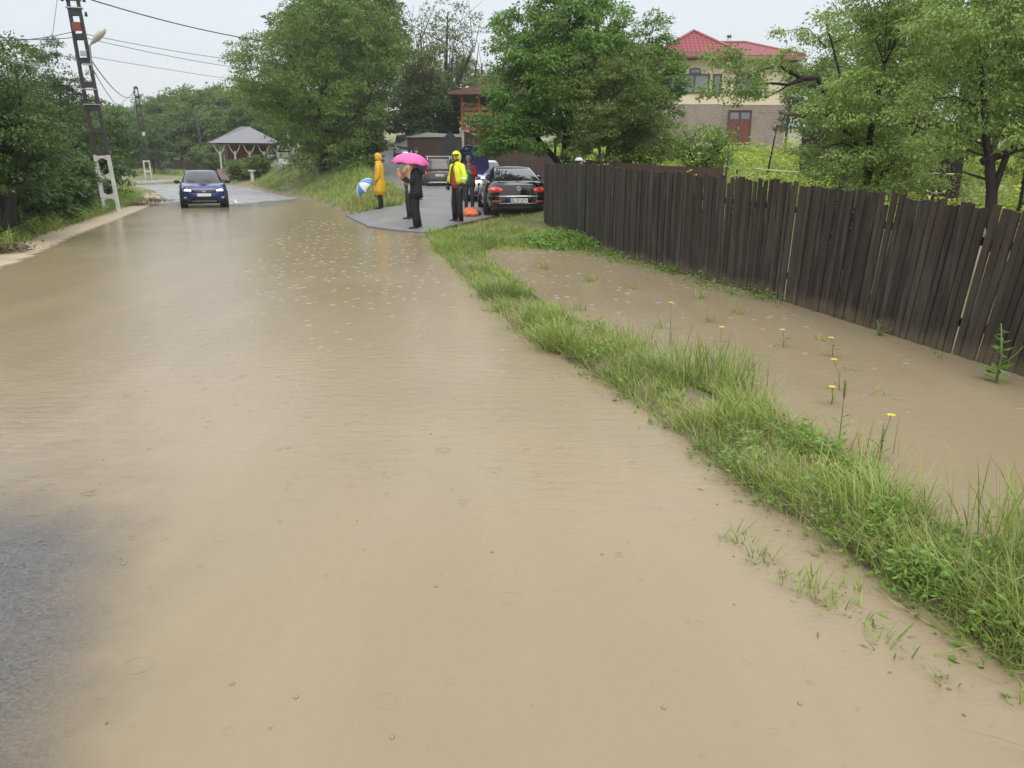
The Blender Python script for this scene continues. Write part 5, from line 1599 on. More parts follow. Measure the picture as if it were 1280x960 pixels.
# black saloon parked with its back to the camera
blk = paint('black_paint', (.006, .006, .007), 0, .12)
a = R(6); ctr = Vector((.19, 22.75, 0)) + Vector((-math.sin(a), math.cos(a), 0)) * 2.38
c = Car('black_saloon', 'black saloon parked at the fence end with its tail towards the road', 'car', (ctr.x, ctr.y, gz(ctr.x, ctr.y) - .07), a, 4.78, 1.86, 1.43, .2,
        [(-2.4, 1.0), (-1.9, 1.02), (.7, .97), (1.2, .93), (1.9, .83), (2.4, .70)], [(0, .16, .2, .88), (.10, .03, .06, .96), (.4, .0, .0, 1.0), (.58, .03, .02, 1.0), (.80, .05, .09, .975), (1, .09, .2, .89)],
        (-2.0, 1.15, -.75, .2, .78, .56), blk, .335, wb=(-1.35, 1.38), tilt=R(1.6))
c.screen(-1, .05, .92, .88, .84); c.screen(1, name='windscreen')
c.sides([(-.15, .85, -.1, .2), (-1.3, -.22, -.72, -.15)])
tl = c.panel([(.42, .80), (.50, .755), (.78, .735), (.905, .76), (.90, .90), (.80, .935), (.56, .90), (.44, .845)], -1, 'red_lamp', 'tail_light', mirror=True, bulge=.02)
for k, t_ in enumerate(tl):
    c.panel([(sg * x, z) for sg in ((1, -1)[k],) for x, z in ((.66, .80), (.80, .80), (.80, .87), (.66, .87))], -1, simple('pale_red_lens_%d' % k, (.75, .25, .2), .1), 'lens', eps=.03, bulge=.012, parent=t_)
c.panel([(-.82, .635), (.82, .635), (.82, .668), (-.82, .668)], -1, 'chrome', 'trim_strip', bulge=.006, eps=.02)
c.panel([(-.36, .47), (.36, .47), (.40, .61), (-.40, .61)], -1, 'undertray', 'plate_recess', bulge=.0)
c.panel([(-.80, .445), (.80, .445), (.80, .462), (-.80, .462)], -1, 'chrome', 'lower_strip', bulge=.004)
c.panel([(.50, .48), (.74, .48), (.74, .525), (.50, .525)], -1, 'red_lamp', 'reflector', mirror=True, bulge=.004)
c.panel([(-.7, .22), (.7, .22), (.62, .36), (-.62, .36)], -1, 'undertray', 'diffuser', bulge=.0)
c.plate(-1, .535, 'BJ 29 BYV')
y = c.ysurf(0, .86, -1) - .03
m = MB(); m.tube([(0, y, .86), (0, y - .012, .86)], .062, 20)
rim_ = m.build('emblem', M['black'], c.o)
m = MB()
P = [Vector((.056 * math.cos(k), y - .016, .86 + .056 * math.sin(k))) for k in np.linspace(0, 2 * math.pi, 25)]
m.tube(P, .008, 5)
for zz in ([(-.024, .052), (0, .008), (.024, .052)], [(-.05, .02), (-.024, -.046), (0, .0), (.024, -.046), (.05, .02)]):
    m.tube([Vector((x, y - .016, .86 + z)) for x, z in zz], .007, 5)
m.build('emblem_letters', M['chrome'], rim_)
c.mirror_pair(.8, 1.02, M['chrome'])
c.handles((.15, -.8), .86, M['chrome'])
m = MB()
for sx in (-1, 1): m.tube([(sx * .805, -1.9, 1.01), (sx * .81, -.5, 1.03), (sx * .79, .8, 1.0)], .012, 5)
m.build('window_trim', M['chrome'], c.o)

# silver car behind it, its front to the camera
sil = paint('silver_paint', (.50, .52, .53), .55, .25)
ctr = (-1.12, 30.7)
c = Car('silver_hatchback', 'silver hatchback parked nose first behind the black saloon', 'car', (*ctr, gz(*ctr) - .03), heading_to(.13, -1), 3.9, 1.68, 1.5, .2,
        [(-1.95, .98), (.7, .98), (1.2, .93), (1.7, .86), (1.95, .76)], [(0, .12, .16, .9), (.12, .03, .05, .97), (.45, 0, 0, 1), (.7, .05, .02, 1), (.9, .12, .07, .955), (1, .18, .16, .9)],
        (-1.8, 1.05, -1.4, .1, .74, .57), sil, .3, wb=(-1.2, 1.22))
c.screen(1, .04, .92, .92, .9, 'windscreen'); c.screen(-1); c.sides([(-.35, .6, -.4, .08), (-1.3, -.45, -1.1, -.5)])
c.panel([(.44, .62), (.74, .62), (.76, .78), (.62, .80), (.48, .72)], 1, 'clear_lamp', 'headlight', mirror=True, bulge=.02)
c.panel([(-.38, .58), (.38, .58), (.38, .68), (-.38, .68)], 1, 'black', 'grille', bulge=.004)
c.panel([(-.5, .27), (.5, .27), (.46, .40), (-.46, .40)], 1, 'undertray', 'air_intake', bulge=.002)
c.plate(1, .48, ''); c.mirror_pair(.75, 1.02, sil); c.handles((.05, -.8), .84, sil)

# brown off-roader with roof bars
brn = paint('brown_paint', (.055, .036, .026), .3, .3)
ctr = Vector((-4.02, 43.6, 0))
c = Car('brown_off_roader', 'brown off-roader with silver roof bars parked halfway up the driveway', 'car', (ctr.x, ctr.y, .40), R(6), 4.3, 1.82, 1.66, .28,
        [(-2.15, 1.12), (.8, 1.10), (1.3, 1.05), (1.9, .97), (2.15, .85)], [(0, .14, .2, .9), (.1, .03, .06, .97), (.4, 0, 0, 1), (.6, .03, .02, 1), (.85, .08, .08, .97), (1, .14, .18, .92)],
        (-2.02, 1.1, -1.72, .3, .80, .62), brn, .36, wb=(-1.33, 1.34), tilt=R(1.5))
c.screen(-1, .08, .9, .92, .9); c.screen(1, name='windscreen'); c.sides([(-.2, .75, -.25, .25), (-1.2, -.3, -1.15, -.35)])
c.panel([(.62, .86), (.86, .84), (.86, 1.06), (.70, 1.08)], -1, 'red_lamp', 'tail_light', mirror=True, bulge=.015)
c.panel([(-.80, .46), (.80, .46), (.80, .515), (-.80, .515)], -1, 'chrome', 'bumper_trim', bulge=.01, eps=.02)
c.panel([(-.75, .30), (.75, .30), (.75, .44), (-.75, .44)], -1, 'undertray', 'bumper', bulge=.0)
c.plate(-1, .85, 'B 114 DVS')
m = MB(); y = c.ysurf(0, 1.04, -1) - .03
m.prism([(-.08, 1.07), (-.08, 1.03), (-.045, .985), (.045, .985), (.08, 1.03), (.08, 1.07), (.04, 1.07), (.03, 1.03), (-.03, 1.03), (-.04, 1.07)], y - .01, y + .01)
m.build('emblem', M['chrome'], c.o)
for sx in (-1, 1):
    m = MB(); m.tube([(sx * .58, -1.55, 1.62), (sx * .6, -1.4, 1.71), (sx * .6, .1, 1.71), (sx * .58, .25, 1.62)], .026, 7); m.build('roof_rail', M['chrome'], c.o)
for yy in (-1.2, -.3):
    m = MB(); m.box((0, yy, 1.77), (1.36, .09, .05)); m.build('cross_bar', M['chrome'], c.o)
c.mirror_pair(.85, 1.16, M['black']); c.handles((.1, -.8), .98, brn)

# dark van facing downhill at the top
drk = paint('dark_grey_blue_paint', (.016, .02, .032), .3, .2)
ctr = on(509, 200, 56.3)
c = Car('dark_van', 'dark parked van facing downhill at the top of the driveway', 'van', (ctr.x, ctr.y, 1.92), heading_to(.16, -1), 4.5, 1.86, 1.84, .24,
        [(-2.25, 1.12), (.9, 1.12), (1.4, 1.06), (2.0, .97), (2.25, .84)], [(0, .14, .18, .9), (.1, .03, .05, .97), (.4, 0, 0, 1), (.65, .03, .02, 1), (.88, .05, .08, .97), (1, .1, .16, .93)],
        (-2.15, 1.25, -2.0, .45, .83, .68), drk, .34, wb=(-1.4, 1.4), tilt=R(-4))
c.screen(1, .03, .93, .93, .9, 'windscreen'); c.screen(-1); c.sides([(-.3, .8, -.3, .4), (-1.6, -.4, -1.6, -.4)])
c.panel([(.5, .78), (.82, .76), (.86, .93), (.74, .95), (.52, .87)], 1, 'clear_lamp', 'headlight', mirror=True, bulge=.02)
c.panel([(-.45, .72), (.45, .72), (.45, .84), (-.45, .84)], 1, 'chrome', 'grille', bulge=.004)
c.panel([(-.6, .30), (.6, .30), (.55, .48), (-.55, .48)], 1, 'undertray', 'air_intake', bulge=.002)
c.plate(1, .58, ''); c.mirror_pair(.95, 1.16, drk); c.handles((.1, -.9), .95, drk)
# ------------------------------------------------------------------ people
def skin_mesh(name, V, E, mats, parent):
    """One continuous surface grown round a joint skeleton: V = {joint: (pos, radius)}; the first joint is the root."""
    keys = list(V)
    me = bpy.data.meshes.new(name)
    me.from_pydata([V[k][0] for k in keys], [(keys.index(a), keys.index(b)) for a, b in E], [])
    o = bpy.data.objects.new(name, me); COL.objects.link(o)
    o.modifiers.new('skin', 'SKIN')
    lay = me.skin_vertices[0].data
    for i, k in enumerate(keys):
        r = V[k][1]; lay[i].radius = r if isinstance(r, tuple) else (r, r)
    lay[0].use_root = True
    sb = o.modifiers.new('sub', 'SUBSURF'); sb.levels = 1; sb.render_levels = 1
    dg = bpy.context.evaluated_depsgraph_get()
    new = bpy.data.meshes.new_from_object(o.evaluated_get(dg))
    vs = [tuple(v.co) for v in new.vertices]; fs = [tuple(p.vertices) for p in new.polygons]
    bpy.data.objects.remove(o)
    return vs, fs


M['skin'] = simple('skin', (.46, .26, .18), .5, .1, 14)
M['eye'] = simple('eye_dark', (.03, .025, .022), .2)
M['hair_dark'] = simple('hair_dark', (.02, .016, .014), .6, .3, 30)


def head_rings(c, M3, s=1.0):
    """Face with brow, nose, lips and chin, looking along +y before M3 is applied."""
    n = 20; rings = []
    for j in range(15):
        f = (j + .12) / 14.24                              # 0 chin .. 1 crown
        z = -.118 + .236 * f
        prof = math.sqrt(max(0, 1 - ((f - .55) / .56) ** 2))
        w = .078 * prof * (1 if f > .4 else .70 + .75 * f); dp = .096 * prof * (1 if f > .45 else .82 + .4 * f)
        rg = []
        for k in range(n):
            a = 2 * math.pi * k / n
            x, y = w * math.cos(a), dp * math.sin(a)
            fr = max(0, math.sin(a)) ** 10
            if y > 0:
                y += fr * (.024 * math.exp(-((f - .40) / .07) ** 2) + .006 * math.exp(-((f - .26) / .03) ** 2) + .012 * math.exp(-((f - .08) / .07) ** 2) + .004 * math.exp(-((f - .6) / .05) ** 2))
                y -= .010 * math.exp(-((abs(math.cos(a)) - .42) / .16) ** 2) * math.exp(-((f - .5) / .05) ** 2)
            rg.append(Vector(c) + M3 @ Vector((x * s, y * s, z * s)))
        rings.append(rg)
    return rings


def shell(c, r, M3, cut, n=22, m=16, th=.012):
    """Ellipsoid shell open where cut(direction) is true; used for hoods, hair and caps."""
    mb = MB()
    def P(j, k, e):
        tz = math.pi * (j + .01) / (m + .02); a = 2 * math.pi * k / n
        d = Vector((math.sin(tz) * math.cos(a), math.sin(tz) * math.sin(a), -math.cos(tz)))
        return d, Vector(c) + M3 @ Vector((d.x * (r[0] + e), d.y * (r[1] + e), d.z * (r[2] + e)))
    for j in range(m):
        for k in range(n):
            d = sum((P(jj, kk, 0)[0] for jj, kk in ((j, k), (j + 1, k), (j + 1, k + 1), (j, k + 1))), Vector()) / 4
            if cut(d): continue
            q = [P(jj, kk, e)[1] for e in (0, -th) for jj, kk in ((j, k), (j, k + 1), (j + 1, k + 1), (j + 1, k))]
            mb.add(q, [(0, 1, 2, 3), (7, 6, 5, 4), (0, 4, 5, 1), (1, 5, 6, 2), (2, 6, 7, 3), (3, 7, 4, 0)], True)
    return mb


def ell(c, rx, ry, n=20, p=1.0):
    return [(c[0] + rx * math.copysign(abs(math.cos(a)) ** p, math.cos(a)), c[1] + ry * math.copysign(abs(math.sin(a)) ** p, math.sin(a)), c[2]) for a in np.linspace(0, 2 * math.pi, n + 1)[:-1]]


def person(label, loc, face, height, arms, legs=None, head_turn=0, nod=0, shirt=None):
    """face: heading in degrees (0 looks away from the camera, 90 to the left). arms: {side: (elbow, wrist, hand dir)}; sizes for 1.75 m."""
    o_s = height / 1.75
    legs = legs or {-1: ((-.10, .02, .49), (-.105, -.01, .09)), 1: ((.10, .02, .49), (.105, -.01, .09))}
    V = {'pelvis': ((0, 0, .95), (.135, .10)), 'spine': ((0, 0, 1.14), (.125, .095)), 'chest': ((0, 0, 1.32), (.145, .105)), 'neck0': ((0, .0, 1.46), .07), 'neck': ((0, .015, 1.55), .052), 'skull': ((0, .02, 1.62), .05)}
    E = [('pelvis', 'spine'), ('spine', 'chest'), ('chest', 'neck0'), ('neck0', 'neck'), ('neck', 'skull')]
    fingers = MB()
    for sd in (-1, 1):
        kn, an = legs[sd]; t = str(sd)
        V['hip' + t] = ((sd * .09, 0, .90), .088); V['knee' + t] = (kn, .058); V['ankle' + t] = (an, .036); V['toe' + t] = ((an[0] + sd * .015, an[1] + .11, .042), .018)
        E += [('pelvis', 'hip' + t), ('hip' + t, 'knee' + t), ('knee' + t, 'ankle' + t), ('ankle' + t, 'toe' + t)]
        el, wr, hd = arms[sd]
        el, wr, hd = Vector(el), Vector(wr), Vector(hd).normalized()
        pm = wr + hd * .075
        V['sh' + t] = ((sd * .175, 0, 1.42), .06); V['el' + t] = (tuple(el), .043); V['wr' + t] = (tuple(wr), .029); V['palm' + t] = (tuple(pm), (.032, .022))
        E += [('chest', 'sh' + t), ('sh' + t, 'el' + t), ('el' + t, 'wr' + t), ('wr' + t, 'palm' + t)]
        side = hd.cross(Vector((sd * 1.0, .2, 0))).normalized()
        curl = hd.cross(side)
        for k, ln in enumerate((.070, .080, .074, .058)):
            b = pm + side * (.033 - .022 * k)
            fingers.tube([b, b + hd * ln * .45 + curl * .004, b + hd * ln * .8 + curl * .02, b + hd * ln * .9 + curl * .04], [.0095, .009, .0085, .006], 6)
        b = wr + hd * .03 + side * .03
        fingers.tube([b, b + side * .025 + hd * .025 + curl * .01, b + side * .03 + hd * .055 + curl * .025], [.011, .010, .007], 6)
    vs, fs = skin_mesh('person', V, E, None, None)
    m = MB(); m.add(vs, fs, True)
    M3 = Matrix.Rotation(R(head_turn), 3, 'Z') @ Matrix.Rotation(R(-nod), 3, 'X')
    hc = Vector((0, .035, 1.655))
    m.loft(head_rings(hc, M3))
    for sx in (-1, 1): m.ball(hc + M3 @ Vector((sx * .077, -.005, -.005)), (.012, .024, .032), 8, 6, M3)
    n0 = len(m.v)
    m.add(fingers.v, fingers.f, True)
    m.mi = 1
    for sx in (-1, 1): m.ball(hc + M3 @ Vector((sx * .031, .080, .004)), (.013, .010, .009), 8, 6, M3)
    m.mi = 2
    m.ball(hc + M3 @ Vector((0, .086, -.062)), (.024, .008, .006), 8, 4, M3)
    o = m.build('person', [M['skin'], M['eye'], simple('lips', (.30, .12, .10), .5)])
    o.location = loc; o.rotation_euler = (0, 0, R(face)); o.scale = (o_s,) * 3
    tag(o, label, 'person')
    o2 = dict(o=o, V=V, hc=hc, M3=M3, arms=arms, legs=legs)
    return o2


def sleeves(m, P, r0=.068, r1=.05, upto=1.0, dz=0.0):
    for sd in (-1, 1):
        el, wr, hd = P['arms'][sd]
        sh = Vector((sd * .165, 0, 1.43)); el, wr = Vector(el), Vector(wr)
        w = lerp(el, wr, upto)
        m.tube([sh + Vector((-sd * .07, 0, .0)), sh + Vector((sd * .02, 0, -.01)), lerp(sh, el, .5), el, lerp(el, w, .5), w], [r0 * .9, r0 * 1.12, r0, r0 * .9, r1 * 1.1, r1], 12)


def trousers(P, mat, r=(.098, .072, .06), name='trousers'):
    m = MB()
    m.loft([ell((0, 0, z), a, b) for z, a, b in ((1.04, .155, .115), (.95, .17, .125), (.86, .175, .12), (.80, .15, .10))])
    for sd in (-1, 1):
        kn, an = P['legs'][sd]
        kn, an = Vector(kn), Vector(an); hip = Vector((sd * .088, 0, .90))
        m.tube([hip, lerp(hip, kn, .5), kn, lerp(kn, an, .5), an + Vector((0, 0, -.03))], [r[0], r[0] * .9, r[1], r[1] * .92, r[2]], 14)
    return m.build(name, mat, P['o'])


def shoes(P, mat, boot=0):
    for sd in (-1, 1):
        an = Vector(P['legs'][sd][1]); m = MB(); dx = sd * .012
        rg = []
        for y, w, h in ((-.075, .030, .06), (-.05, .042, .085), (.0, .043, .10), (.07, .046, .075), (.13, .047, .055), (.175, .038, .045), (.20, .015, .03)):
            rg.append([(an.x + dx * y * 5 + w * math.cos(a), an.y + y, max(0, h * .5 + h * .55 * math.sin(a))) for a in np.linspace(0, 2 * math.pi, 13)[:-1]])
        m.loft(rg)
        if boot: m.tube([an + Vector((0, -.005, 0)), an + Vector((0, 0, boot))], [.055, .07], 12)
        m.build('shoe' if not boot else 'boot', mat, P['o'])


def hood(P, mat, cut=None, r=(.115, .135, .155), c=(0, -.012, .0), name='hood'):
    cut = cut or (lambda d: d.y > .55 and abs(d.x) < .72 and -.75 < d.z < .62)
    m = shell(P['hc'] + Vector(c), r, P['M3'], cut)
    m.tube([P['hc'] + Vector((0, -.02, -.11)), P['hc'] + Vector((0, -.02, -.2))], [.098, .125], 14)
    return m.build(name, mat, P['o'])


def hair(P, mat, cut=None, r=(.088, .108, .125), c=(0, -.008, .012), name='hair'):
    cut = cut or (lambda d: (d.y > .15 and d.z < .35) or d.z < -.35)
    return shell(P['hc'] + Vector(c), r, P['M3'], cut).build(name, mat, P['o'])


def umbrella(name, label, apex, axis, radius, depth, mats, shaft=.75, n=8, hook=True):
    """Canopy with scalloped panels, ribs, shaft and handle; axis points from handle to apex."""
    o = thing(name, label, 'umbrella', apex)
    ax = Vector(axis).normalized()
    q = Vector((0, 0, 1)).rotation_difference(ax).to_matrix()
    m = MB()
    nr, na = 7, n * 6
    rings = []
    for j in range(nr + 1):
        f = j / nr
        rg = []
        for k in range(na):
            a = 2 * math.pi * k / na
            s = abs(math.sin(a * n / 2))
            sag = 1 - .075 * s * f
            z = -depth * (1 - math.cos(f * 1.35)) / (1 - math.cos(1.35)) + .03 * s * f * f
            rg.append(q @ Vector((radius * math.sin(f * 1.35) / math.sin(1.35) * sag * math.cos(a), radius * math.sin(f * 1.35) / math.sin(1.35) * sag * math.sin(a), z)))
        rings.append(rg)
    for j in range(nr):
        for k in range(na):
            m.mi = ((k + 3) // 6) % len(mats) if len(mats) > 1 else 0
            m.mi = (k // 6) % len(mats)
            k2 = (k + 1) % na
            e = q @ Vector((0, 0, -.004))
            a, b, c_, d = rings[j][k], rings[j][k2], rings[j + 1][k2], rings[j + 1][k]
            m.add([a, b, c_, d, a + e, b + e, c_ + e, d + e], [(3, 2, 1, 0), (4, 5, 6, 7)] + ([(2, 3, 7, 6)] if j == nr - 1 else []), True)
    m.build('canopy', mats, o, recalc=False)
    m = MB()
    for k in range(n):
        m.tube([rings[j][k * 6] + q @ Vector((0, 0, -.008)) for j in range(0, nr + 1)], .0035, 5)
    m.build('ribs', M['steel'], o)
    m = MB(); m.tube([q @ Vector((0, 0, .06)), q @ Vector((0, 0, -shaft))], .008, 7); m.build('shaft', M['steel'], o)
    m = MB(); pts = [q @ Vector((.0, 0, -shaft)), q @ Vector((0, 0, -shaft - .1))]
    if hook: pts += [q @ Vector((.03 - .03 * math.cos(t), 0, -shaft - .1 - .035 * math.sin(t))) for t in np.linspace(.3, 3.1, 6)]
    m.tube(pts, .014, 8); m.build('handle', M['black'], o)
    return o


cloth = lambda n, c, r=.7: simple(n, c, r, .28, 7, bump=.7)
DOWN = lambda sd, out=.235, fw=.0: ((sd * out, -.03 + fw * .3, 1.14), (sd * (out + .01), .04 + fw, .89), (0, .25, -1))

# --- man in the long yellow raincoat
loc = Vector((-4.33, 26.0, gz(-4.33, 26.0)))
P = person('person in a long hooded yellow raincoat standing on the grass edge, looking left', loc, 88, 1.72, {-1: ((-.215, -.02, 1.14), (-.205, .09, .90), (0, .35, -1)), 1: DOWN(1, .2)}, head_turn=6, nod=16)
yl = cloth('yellow_oilskin', (.72, .42, .015), .38)
m = MB()
m.loft([ell((0, y, z), a, b) for z, a, b, y in ((1.52, .07, .07, 0), (1.47, .15, .105, 0), (1.40, .205, .135, 0), (1.25, .205, .15, 0), (1.05, .205, .16, .005), (.85, .22, .18, .01), (.65, .235, .195, .015), (.46, .245, .205, .02))], smooth=True)
sleeves(m, P, .075, .062)
cb = m.build('raincoat', yl, P['o'])
m = MB()
for k in range(7): m.ball((0, .145 + .008 * k, 1.32 - .13 * k), .012, 8, 5)
m.build('button', simple('yellow_button', (.5, .3, .02), .4), cb)
hood(P, yl, c=(0, -.015, 0))
trousers(P, cloth('black_trousers', (.016, .016, .018)), (.085, .066, .06)); shoes(P, M['black'])

# --- man in the black suit under the pink umbrella
loc = Vector((-2.46, 20.15, gz(-2.46, 20.15)))
P = person('person in a black suit and white shirt standing in profile under the pink umbrella', loc, 104, 1.73, {-1: ((-.21, .10, 1.17), (-.06, .30, 1.24), (.05, .35, .9)), 1: ((.20, .10, 1.16), (.10, .27, 1.28), (0, .3, .9))},
           {-1: ((-.09, .05, .49), (-.095, .02, .09)), 1: ((.10, -.02, .49), (.105, -.08, .09))}, head_turn=4, nod=6)
suit = cloth('black_suit', (.012, .012, .014), .75)
m = MB()
m.loft([ell((0, y, z), a, b, 20) for z, a, b, y in ((1.51, .08, .08, -.01), (1.46, .16, .115, -.01), (1.40, .215, .145, -.01), (1.25, .22, .165, -.015), (1.08, .205, .165, -.01), (.95, .215, .175, -.01), (.78, .225, .18, -.015))])
sleeves(m, P, .066, .048)
jk = m.build('jacket', suit, P['o'])
m = MB()
m.loft([[(-.05 * w, y, z), (.05 * w, y, z), (.05 * w, y - .05, z), (-.05 * w, y - .05, z)] for z, w, y in ((1.52, 1.2, .085), (1.40, 1.6, .145), (1.2, 1.5, .165), (1.0, 1.6, .175), (.90, 1.2, .172))])
m.build('shirt', simple('white_shirt', (.72, .72, .72), .6), jk)
m = MB()
for z in (1.15, 1.0): m.ball((0, .15, z), .011, 8, 5)
m.build('button', M['black'], jk)
trousers(P, suit, (.112, .086, .078)); shoes(P, M['black']); hair(P, M['hair_dark'])

# --- person beside him holding the umbrella
loc = Vector((-2.90, 22.4, gz(-2.90, 22.4)))
P = person('person in a tan jacket half hidden behind the one in the black suit', loc, 70, 1.70, {-1: ((-.20, .14, 1.15), (-.13, .28, 1.30), (0, .1, 1)), 1: DOWN(1, .22)})
tan = cloth('tan_jacket', (.40, .20, .085))
m = MB(); m.loft([ell((0, 0, z), a, b) for z, a, b in ((1.51, .07, .07), (1.46, .15, .10), (1.40, .195, .125), (1.2, .195, .14), (.95, .20, .145))])
sleeves(m, P, .066, .05); m.build('jacket', tan, P['o'])
trousers(P, cloth('dark_trousers', (.02, .02, .024)), (.09, .068, .055)); shoes(P, M['black']); hair(P, simple('hair_brown', (.05, .028, .018), .6))
wrist = P['o'].matrix_basis @ Vector((-.13, .28, 1.40))
mw = Matrix.Translation(loc) @ Matrix.Rotation(R(70), 4, 'Z') @ Matrix.Scale(1.70 / 1.75, 4)
hand = mw @ Vector((-.13, .30, 1.39))
pink = simple('pink_canopy', (.66, .12, .36), .55, .12, 4, bump=.3)
ap_ = at(514, 191.0, 20.2)
umbrella('pink_umbrella', 'open pink umbrella held over the suited person', ap_, (.10, .05, 1), .50, .30, [pink], .72, hook=True)

# --- hi-vis jacket
loc = Vector((-1.48, 21.6, gz(-1.48, 21.6)))
P = person('person in a hooded bright yellow high visibility jacket over a red jumper, black trousers', loc, 128, 1.80, {-1: ((-.31, -.02, 1.17), (-.31, .07, .93), (.1, .3, -1)), 1: ((.32, -.01, 1.17), (.32, .08, .94), (-.1, .3, -1))},
           {-1: ((-.115, .03, .49), (-.12, .0, .09)), 1: ((.125, .03, .49), (.15, .0, .09))}, head_turn=32, nod=10)
hv = simple('high_visibility_yellow', (.70, .80, .02), .5, .08, 6, bump=.2)
m = MB()
rg = []
for z, a, b in ((1.53, .08, .08), (1.47, .16, .115), (1.40, .24, .165), (1.25, .26, .185), (1.08, .265, .19), (.98, .27, .19)):
    op = np.interp(z, [.98, 1.25, 1.45, 1.53], [.62, .42, .16, .12])
    row = []
    for k in range(25):
        t = math.pi / 2 + op + (2 * math.pi - 2 * op) * k / 24
        row.append((a * math.cos(t), b * math.sin(t), z))
    row += [(p[0] * .94, p[1] * .94, p[2]) for p in row[::-1]]
    rg.append(row)
m.loft(rg)
sleeves(m, P, .088, .072, .72)
jk = m.build('jacket', hv, P['o'])
m = MB()
for sd in (-1, 1):
    el, wr, _ = P['arms'][sd]; el, wr = Vector(el), Vector(wr)
    m.tube([lerp(el, wr, .2), lerp(el, wr, .42)], .082, 14)
m.build('reflective_band', simple('reflective_silver', (.6, .66, .5), .35), jk)
m = MB()
for sd in (-1, 1):
    el, wr, _ = P['arms'][sd]; el, wr = Vector(el), Vector(wr)
    m.tube([lerp(el, wr, .70), lerp(el, wr, 1.0)], [.066, .052], 12)
    m.ball(wr + (wr - el).normalized() * .07, (.05, .055, .075), 10, 8)
m.build('glove', cloth('navy_gloves', (.02, .026, .05)), P['o'])
m = MB(); m.loft([ell((0, 0, z), a, b) for z, a, b in ((1.48, .10, .09), (1.40, .17, .125), (1.2, .185, .145), (1.0, .195, .15), (.87, .185, .145))]); m.build('jumper', cloth('red_jumper', (.42, .055, .03)), P['o'])
hood(P, hv, c=(0, -.012, 0.005), r=(.13, .15, .165))
hair(P, M['hair_dark'], r=(.09, .11, .12))
m = MB(); m.loft([ell((0, .03, z), a, b, 14) for z, a, b in ((1.60, .06, .085), (1.56, .078, .095), (1.49, .09, .10))]); m.build('neck_warmer', M['black'], P['o'])
trousers(P, cloth('black_work_trousers', (.014, .014, .015)), (.108, .085, .072)); shoes(P, M['black'], .16)

# --- woman in the red jacket with the blue umbrella over her shoulder
loc = Vector((-1.33, 24.6, gz(-1.33, 24.6)))
P = person('person in an open red jacket, teal top and grey cap under the dark blue umbrella', loc, 176, 1.66, {-1: ((-.235, .05, 1.15), (-.10, .20, 1.22), (.4, .4, .6)), 1: ((.23, -.02, 1.14), (.22, .07, .90), (0, .3, -1))}, head_turn=6, nod=4)
red = cloth('red_jacket', (.34, .03, .035))
m = MB(); rg = []
for z, a, b in ((1.51, .08, .08), (1.46, .155, .105), (1.40, .20, .13), (1.22, .20, .14), (1.0, .20, .15), (.78, .205, .15)):
    op = np.interp(z, [.78, 1.25, 1.51], [.75, .55, .25]); row = []
    for k in range(25):
        t = math.pi / 2 + op + (2 * math.pi - 2 * op) * k / 24
        row.append((a * math.cos(t), b * math.sin(t), z))
    row += [(p[0] * .93, p[1] * .93, p[2]) for p in row[::-1]]
    rg.append(row)
m.loft(rg); sleeves(m, P, .07, .055); m.build('jacket', red, P['o'])
m = MB(); m.loft([ell((0, 0, z), a, b) for z, a, b in ((1.49, .08, .075), (1.40, .16, .11), (1.2, .17, .125), (.88, .18, .13))]); m.build('top', cloth('teal_top', (.02, .19, .17)), P['o'])
trousers(P, cloth('dark_grey_trousers', (.03, .034, .036)), (.09, .066, .055)); shoes(P, M['black'])
hair(P, M['hair_dark'], cut=lambda d: d.y > .25 and d.z < .45, r=(.096, .108, .128))
cp = shell(P['hc'] + Vector((0, -.002, .03)), (.095, .112, .105), P['M3'], lambda d: d.z < .12)
cp.tube([P['hc'] + P['M3'] @ Vector((-.06, .10, .045)), P['hc'] + P['M3'] @ Vector((0, .15, .035)), P['hc'] + P['M3'] @ Vector((.06, .10, .045))], [.008, .02, .008], 6)
cp.build('cap', cloth('grey_cap', (.22, .20, .20)), P['o'])
ap_ = Vector((-1.10, 25.35, loc.z + 1.68))
navy = simple('blue_canopy', (.045, .06, .24), .45, .12, 4)
umbrella('blue_umbrella', 'open dark blue umbrella leaning back behind the person in red', ap_, (.42, .74, .55), .55, .25, [navy], .78)

# --- head in a dark hood behind the pink umbrella
loc = Vector((-3.62, 30.2, gz(-3.62, 30.2)))
P = person('person in a dark hooded coat hidden behind the pink umbrella, before the brown off-roader', loc, 200, 1.86, {-1: DOWN(-1), 1: DOWN(1)}, nod=10)
dk = cloth('dark_coat', (.014, .015, .018))
m = MB(); m.loft([ell((0, 0, z), a, b) for z, a, b in ((1.51, .07, .07), (1.46, .16, .11), (1.40, .21, .135), (1.1, .20, .15), (.75, .215, .16))]); sleeves(m, P, .072, .058); m.build('coat', dk, P['o'])
hood(P, dk); trousers(P, dk, (.09, .07, .06)); shoes(P, M['black'])

